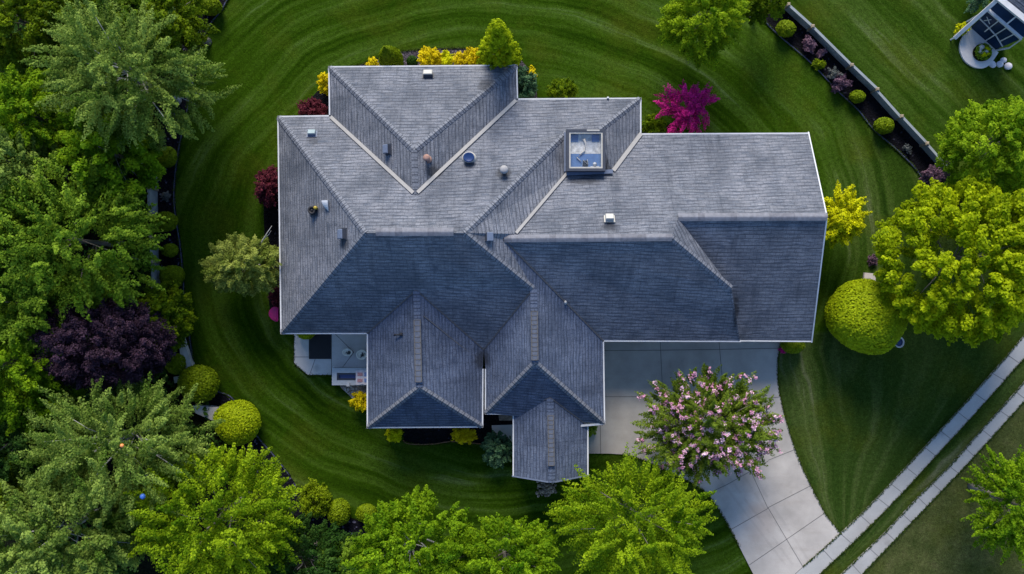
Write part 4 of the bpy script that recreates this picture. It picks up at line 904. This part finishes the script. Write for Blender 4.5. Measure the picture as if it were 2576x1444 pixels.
T(B_, 'small olive tree at the outer edge above the bottom corner tree', 20, 1240, 70, 80, 5.2, 1.8, 'olive', 28, group=TW)
T(B_, 'shaded dark green tree at the bottom edge next to the vivid yellow green one', 760, 1410, 140, 95, 4.6, 1.7, 'dark', 29, group=TW, dens=.8)
T(B_, 'green tree at the bottom edge with a pale bare trunk fork showing', 1030, 1375, 150, 120, 6.0, 2.0, 'bright', 30, group=TW, bark=BARK_P, limbs=16, lump=.4, dens=.75, L=.5, wd=.24)
T(B_, 'ragged green tree at the bottom edge left of the wide lime tree', 1275, 1405, 125, 92, 5.6, 1.9, 'bright', 31, group=TW, lump=.4, dens=.85, L=.5, wd=.24)
T(B_, 'wide lime green tree between the porch roof and the driveway', 1605, 1310, 210, 150, 6.6, 2.7, 'lime', 32, L=.85, wd=.22, dens=1.0, lump=.36, leaf=.07, per=130)
T('flowering_tree', 'round tree covered in pink and lilac blossom overhanging the driveway', 1778, 1078, 172, 138, 4.4, 1.9, 'bloomleaf', 33, L=.5, wd=.16, leaf=.06, dens=1.5, lump=.6, blossom=('pink', .48), inner=.45)
T(B_, 'bright green tree cut by the edge of the picture beside the pavements', 2545, 1265, 98, 128, 5.5, 2.3, 'bright', 34, L=.75, wd=.2, lump=.4)
for lb, px, py, hw, hh, zc, rz, mt, sd in (
    ('green tree filling the gap between the sage tree and the corner olive tree', 150, 225, 85, 75, 4.6, 1.8, 'green', 61), ('bright green tree wedged between the yellowish and the biggest mid green trees', 150, 505, 90, 80, 4.8, 1.8, 'bright', 62),
    ('mid green tree filling the space just above the purple tree', 235, 745, 100, 60, 4.4, 1.6, 'green', 63), ('bright green tree in the edge gap between the purple tree and large sage tree', 110, 1020, 95, 70, 4.4, 1.6, 'bright', 64),
    ('green tree low between the two bottom corner crowns', 345, 1290, 85, 80, 4.4, 1.6, 'green', 65), ('green tree on the bottom edge just left of the pale forked trunk', 885, 1425, 85, 60, 4.2, 1.5, 'green', 66),
    ('green tree at the top edge beneath the branches of the large sage tree', 345, 40, 85, 70, 4.4, 1.7, 'green', 67)):
    T(B_, lb, px, py, hw, hh, zc, rz, mt, sd, group=TW)
T('maple_tree', 'huge bright yellow green maple hanging over the giant clipped ball', 2442, 650, 218, 205, 6.6, 3.0, 'maple', 35, L=.44, wd=.31, leaf=.10, dens=1.15, lump=.18)
T('maple_tree', 'rounded green maple beyond the end of the long fence', 2500, 372, 112, 122, 6.2, 2.8, 'maple2', 36, L=.42, wd=.28, leaf=.08, dens=1.3, lump=.12)
T('willow_tree', 'feathery lime green tree at the top edge of the back lawn', 1768, 45, 102, 108, 5.0, 2.4, 'lime', 37, L=.5, wd=.2, leaf=.065, dens=1.3, lump=.2, bark=BARK)
T(B_, 'dark olive tree at the top edge where the long fence begins', 1925, 5, 55, 42, 3.6, 1.3, 'olive', 38, L=.4, wd=.25)
T('conifer_tree', 'dark grey green conifer behind the white rail of the conservatory', 2468, -2, 36, 30, 1.6, 1.0, 'blueg', 39, L=.4, wd=.16, leaf=.05)
T('small_tree', 'small pale yellow green tree standing alone against the west gutter', 615, 668, 100, 72, 3.6, 1.3, 'pale', 40, L=.36, wd=.2, leaf=.06, dens=1.3, bark=BARK_P, limbs=12)
T('magenta_tree', 'star shaped magenta flowering small tree on the back lawn', 1740, 274, 76, 74, 2.2, 0.9, 'magenta', 41, L=.5, wd=.17, leaf=.055, lump=.85, dens=.75, bark=BARK_D)
T('golden_tree', 'golden yellow small tree beside the garage gable', 2112, 548, 58, 66, 3.2, 1.3, 'gold2', 42, L=.46, wd=.2, leaf=.07, lump=.35, dens=1.1)
def cone_tree(name, label, cat, px, py, r_px, ht, mat, seed):
    rng = np.random.default_rng(seed); b = W(px, py, 0); rb = r_px * mpp(1.0); root = empty(name, b, label, cat); n = 520; per = 90
    t = rng.uniform(0.02, 1, n) ** 1.25; a = rng.uniform(0, 2 * math.pi, n); rr = rb * np.minimum(1, 1.15 * (1 - t) ** 0.95 + .02) * rng.uniform(.72, 1.08, n)
    Tt = np.stack([b.x + rr * np.cos(a), b.y + rr * np.sin(a), .2 + t * ht], 1); ax = np.stack([np.cos(a) * .8, np.sin(a) * .8, np.full(n, .9)], 1) + rng.normal(0, .2, (n, 3)); ax /= np.linalg.norm(ax, axis=1, keepdims=True)
    u = unit(rng, n * per).reshape(n, per, 3) * rng.uniform(0, 1, (n, per, 1)) ** .45; s_ = rng.uniform(.7, 1.3, (n, 1, 1))
    al = (u * ax[:, None, :]).sum(2, keepdims=True); P = Tt[:, None, :] + s_ * (u * .13 + al * ax[:, None, :] * .17)
    Nn = u + ax[:, None, :] * .3 + np.array([0, 0, .3]) + rng.normal(0, .35, P.shape); tt = rng.normal(.45, .2, (n, 1)) + rng.normal(0, .15, (n, per))
    leaf_obj('crown', P.reshape(-1, 3), Nn.reshape(-1, 3), .055, tt.ravel(), LM[mat], rng, root)
    m = MB(); m.tube([b, b + Vector((0, 0, ht * .5)), b + Vector((0, 0, ht * .97))], [.14, .09, .02], 8); m.build('trunk', BARK_D, root)
cone_tree('arborvitae', 'tall pointed bright green conifer at the end of the row of golden shrubs', 'tree', 1257, 164, 50, 7.6, 'maple', 43)

# ---------------------------------------------------------------- shrubs along the west bed
CB = 'clipped round bushes'
def ball(label, px, py, hw, hh, ht, seed, mat='box', **kw): return shrub('clipped_bush', label, px, py, hw, hh, ht, mat, seed, CB, 'bush', **kw)
ball('topmost clipped ball at the top edge beside the dark edging', 527, 14, 30, 22, 1.1, 1)
ball('clipped ball directly above the pale upright board fence', 421, 395, 24, 26, .9, 2)
ball('wide clipped ball at the foot of the pale upright fence', 417, 557, 30, 25, .95, 3)
ball('small dark clipped ball half under the biggest mid green tree', 427, 630, 21, 17, .7, 4)
ball('clipped ball just above the bushy small tree', 433, 693, 31, 26, 1.0, 5)
ball('small clipped ball beside the low end of the stone wall', 441, 916, 25, 27, .9, 6)
ball('large loose clipped bush above the smooth stone bench', 499, 964, 51, 46, 1.4, 7, rough=.08)
ball('largest bright clipped bush of the west bed, right of the stone bench', 596, 1062, 59, 55, 1.6, 8, mat='boxb', rough=.07)
loose_shrub('loose_shrub', 'tall loose olive bush, bigger of the touching pair at the lower bend of the lawn', 795, 1259, 42, 47, 1.7, 'box', 9, L=.25, wd=.17, dens=2.2)
ball('clipped bush, smaller of the touching pair at the lower bend of the lawn', 853, 1288, 30, 33, 1.1, 10, rough=.1)
ball('lone clipped ball above the shaded trees on the bottom lawn edge', 922, 1291, 27, 24, .85, 11)
loose_shrub('low_plant', 'tiny pale rosette plant alone on the bare black mulch', 417, 494, 9, 11, .3, 'greyl', 12, cat='plant', L=.16, wd=.1)
loose_shrub('low_shrub', 'low green shrub between the purple tree and the small clipped ball', 405, 936, 22, 14, .7, 'dark', 13)
# along the fence
ball('clipped ball at the top end of the fence bed', 1978, 72, 24, 21, .85, 20)
loose_shrub('mauve_shrub', 'tall twiggy mauve shrub below the first ball of the fence bed', 2036, 112, 15, 25, .9, 'mauve', 21, 'mauve and grey shrubs of the fence bed', lump=.4)
loose_shrub('mauve_shrub', 'tiny mauve shrub beside the fence next to the twiggy one', 2066, 134, 9, 10, .5, 'mauve', 22, 'mauve and grey shrubs of the fence bed')
loose_shrub('low_shrub', 'small yellow green shrub touching the edging of the fence bed', 2060, 161, 15, 11, .5, 'box', 23)
loose_shrub('grey_shrub', 'grey lilac shrub touching the pink one in the fence bed', 2099, 184, 20, 17, .8, 'greyl', 24, 'mauve and grey shrubs of the fence bed')
loose_shrub('mauve_shrub', 'round pinkish mauve shrub at the middle of the fence bed', 2114, 209, 24, 21, .9, 'mauve', 25, 'mauve and grey shrubs of the fence bed', dens=2)
ball('clipped ball below the pinkish mauve shrub of the fence bed', 2157, 243, 19, 16, .7, 26)
ball('clipped ball near the rear corner of the garage, lowest of the fence bed', 2222, 316, 24, 21, .85, 27)
loose_shrub('low_plant', 'sparse greyish star shaped plant on the bare mulch of the fence bed', 2280, 374, 13, 10, .35, 'greyl', 28, cat='plant', dens=.8, L=.2, wd=.06, lump=.5)
loose_shrub('mauve_shrub', 'dark mauve shrub at the low end of the fence bed by the maples', 2344, 443, 28, 26, 1.0, 'mauve', 29, 'mauve and grey shrubs of the fence bed', dens=2)
# round the house
GS = 'golden shrubs round the house'
def gold(label, px, py, hw, hh, ht, seed, mat='yellow', **kw): return loose_shrub('golden_shrub', label, px, py, hw, hh, ht, mat, seed, GS, dens=2.0, L=.2, wd=.14, **kw)
gold('golden shrub at the rear west corner, half hidden by the left gutter', 822, 211, 21, 28, 1.5, 50)
gold('little golden shrub left of the green cone bush', 936, 160, 16, 13, .8, 51)
gold('widest golden shrub behind the house, nearest the green cone bush', 1080, 146, 31, 26, 1.5, 52)
gold('darker golden shrub squeezed between the two large ones', 1124, 150, 16, 22, 1.2, 53, mat='gold2')
gold('golden shrub with a pinkish tip beside the squeezed one', 1156, 153, 20, 18, 1.2, 54)
gold('golden shrub touching the tall pointed conifer', 1190, 147, 24, 26, 1.5, 55)
gold('golden shrub against the west eave of the front wing near the gravel', 908, 1010, 26, 25, 1.3, 56)
gold('golden shrub at the left end of the front bed', 995, 1092, 24, 20, 1.0, 57, mat='gold2')
gold('wide golden shrub at the right end of the front bed', 1165, 1096, 35, 22, 1.1, 58)
gold('small golden shrub against the white rail of the conservatory', 2420, 74, 17, 15, .9, 59, mat='gold2')
shrub('cone_bush', 'clipped green cone shaped bush behind the house', 980, 143, 31, 30, 3.4, 'box', 60, leaf=.045, shape='cone')
ball('small dark green bush between the cone bush and the widest golden shrub', 1037, 156, 14, 14, .8, 61, mat='dark')
loose_shrub('blue_green_shrub', 'blue green shrub filling the corner between the rear wing and the next eave', 1323, 215, 28, 46, 2.0, 'blueg', 62, dens=2.2)
gold('orange tipped low shrub beside the blue green one', 1338, 188, 9, 17, 1.3, 63)
loose_shrub('green_shrub', 'airy yellow green shrub at the eave right of the blue green one', 1416, 224, 39, 28, 1.5, 'olive', 64, dens=1.7)
loose_shrub('green_shrub', 'airy green shrub between the skylight wing and the magenta tree', 1643, 314, 33, 26, 1.4, 'olive', 65, dens=1.7)
loose_shrub('green_shrub', 'low dark shrub under the magenta tree', 1692, 322, 20, 14, .7, 'dark', 66)
loose_shrub('burgundy_shrub', 'burgundy shrub in the rear west corner of the house', 784, 274, 36, 26, 1.5, 'burg', 67, dens=2.2)
loose_shrub('burgundy_shrub', 'tall burgundy shrub against the middle of the west gutter', 678, 470, 33, 50, 2.2, 'burg', 68, dens=2.2)
loose_shrub('burgundy_shrub', 'dark burgundy shrub under the west gutter above the magenta kayak', 700, 748, 20, 28, 1.4, 'burg', 69, dens=1.8)
shrub('clipped_bush', 'green clipped bush on the patio poking out from under the eave', 770, 834, 24, 20, 1.0, 'boxb', 70, CB, 'bush', z0=.1)
loose_shrub('green_shrub', 'dark green rounded shrub between the front bed and the porch roof', 1251, 1132, 38, 43, 1.7, 'blueg', 71, dens=2.2)
loose_shrub('green_shrub', 'small green shrub tucked under the gutter where the porch meets the driveway', 1487, 1082, 18, 16, .9, 'green', 72)
shrub('clipped_bush', 'olive bush peeping out under the garage gutter at the drive edge', 1995, 868, 30, 22, 1.0, 'box', 73, CB, 'bush')
loose_shrub('flower_clump', 'small magenta flower clump beside the olive bush at the drive edge', 1970, 880, 9, 8, .5, 'magenta', 74, cat='flowers', L=.15, wd=.1)
shrub('giant_clipped_ball', 'giant smooth clipped green ball on the lawn beside the yellow green maple', 2180, 798, 93, 91, 3.6, 'boxb', 75, None, 'bush', leaf=.06, rough=.02)
loose_shrub('flower_clump', 'faint purple flower clump in the bare grass under the yellow green maple', 2196, 655, 12, 13, .4, 'mauve', 76, cat='flowers')
c = W(2263, 861, 1.0); m = MB(); rt = empty('bird_bath', (c.x, c.y, 0), 'small white bird bath with blue water at the foot of the giant clipped ball', 'bird bath')
m.lathe(Matrix.Translation((c.x, c.y, 0)), [(.2, 0), (.18, .06), (.08, .12), (.07, .7), (.2, .85), (.30, .98), (.28, 1.0), (.2, .92), (.02, .9)], 20, 0, .9, 1.0); m.tube([(c.x - .15, c.y + .12, .97), (c.x - .3, c.y + .22, 1.02), (c.x - .4, c.y + .2, 1.04)], [.08, .05, .02], 8); m.build('basin', WHITE, rt)
m = MB(); m.lathe(Matrix.Translation((c.x, c.y, .93)), [(.22, 0), (.22, .015), (.01, .02)], 18, 0, .9, 1); m.build('water', BLUEP, rt)
for nm, px, py, z, r_, mt, lb, ct in (('orange_ball', 307, 1121, 9.6, .09, plain('orange_plastic', (.65, .22, .06), .4), 'small orange ball caught in the top of the large sage green tree', 'ball'), ('blue_ball', 359, 1249, 7.4, .13, plain('bright_blue_plastic', (.06, .18, .62), .4), 'bright blue ball caught in foliage between the sage and vivid yellow green trees', 'ball')):
    m = MB(); m.lathe(Matrix.Translation(W(px, py, z)), [(.02, -r_)] + [(r_ * math.cos(a), r_ * math.sin(a)) for a in (-1.2, -.8, -.4, 0, .4, .8, 1.2)] + [(.01, r_)], 16); tag(m.build(nm, mt), lb, ct)

# ---------------------------------------------------------------- ragged grass along the paved edges and beds, bare branch
def ragged(lines, seed, per_m=150, spread=.03):
    rng = np.random.default_rng(seed); out = []
    for ln in lines:
        w = [np.array(W(x, y, .06)) for x, y in ln]
        for a, b in zip(w, w[1:]):
            L = np.linalg.norm(b - a); n = max(2, int(L * per_m)); d = (b - a) / (L + 1e-9); sd = np.array([-d[1], d[0], 0])
            wob = .025 * np.sin(np.linspace(0, L * 5, n) + rng.uniform(0, 6))
            out.append(a + (b - a) * rng.uniform(0, 1, (n, 1)) + sd * (wob[:, None] + rng.normal(0, spread, (n, 1))) + np.array([0, 0, 1]) * rng.uniform(0, .05, (n, 1)))
    P = np.concatenate(out); o = leaf_obj('grass_tufts', P, rng.normal(0, .6, P.shape) + np.array([0, 0, .7]), .04, rng.normal(.4, .25, len(P)), leafmat('edge_grass', (0.026, 0.052, 0.003), (0.085, 0.130, 0.018), .4), rng, None, aspect=.4)
    tag(o, 'ragged fringe of grass along the paving and bed edges', 'grass', kind='stuff')
ragged([drv[2:13], drv[19:28], UL[1:], UR[1:], LL[1:], LR[1:], smooth_line(EDGE_E[:12], 4), smooth_line(EDGE_W[:22], 4), [(1014, 1112), (1050, 1120), (1090, 1119), (1135, 1113), (1212, 1119)], [(880, 170), (905, 162), (940, 148), (1005, 129), (1060, 123), (1180, 120), (1225, 125)], [(740, 842), (740, 914), (774, 944), (834, 944)]], 77)
for o in list(bpy.data.objects):
    if o.name.startswith('small_tree') and 'alone' in o.get('label', ''):
        m = MB(); m.tube([W(640, 660, 2.2), W(648, 636, 3.0), W(660, 605, 3.3), W(672, 586, 3.5), W(684, 568, 3.6)], [.05, .04, .03, .022, .01], 6); m.tube([W(660, 605, 3.3), W(676, 590, 3.4), W(682, 580, 3.5)], [.02, .015, .008], 5); m.build('bare_branch', BARK_P, o)

# ---------------------------------------------------------------- low green ground cover on the wooded side
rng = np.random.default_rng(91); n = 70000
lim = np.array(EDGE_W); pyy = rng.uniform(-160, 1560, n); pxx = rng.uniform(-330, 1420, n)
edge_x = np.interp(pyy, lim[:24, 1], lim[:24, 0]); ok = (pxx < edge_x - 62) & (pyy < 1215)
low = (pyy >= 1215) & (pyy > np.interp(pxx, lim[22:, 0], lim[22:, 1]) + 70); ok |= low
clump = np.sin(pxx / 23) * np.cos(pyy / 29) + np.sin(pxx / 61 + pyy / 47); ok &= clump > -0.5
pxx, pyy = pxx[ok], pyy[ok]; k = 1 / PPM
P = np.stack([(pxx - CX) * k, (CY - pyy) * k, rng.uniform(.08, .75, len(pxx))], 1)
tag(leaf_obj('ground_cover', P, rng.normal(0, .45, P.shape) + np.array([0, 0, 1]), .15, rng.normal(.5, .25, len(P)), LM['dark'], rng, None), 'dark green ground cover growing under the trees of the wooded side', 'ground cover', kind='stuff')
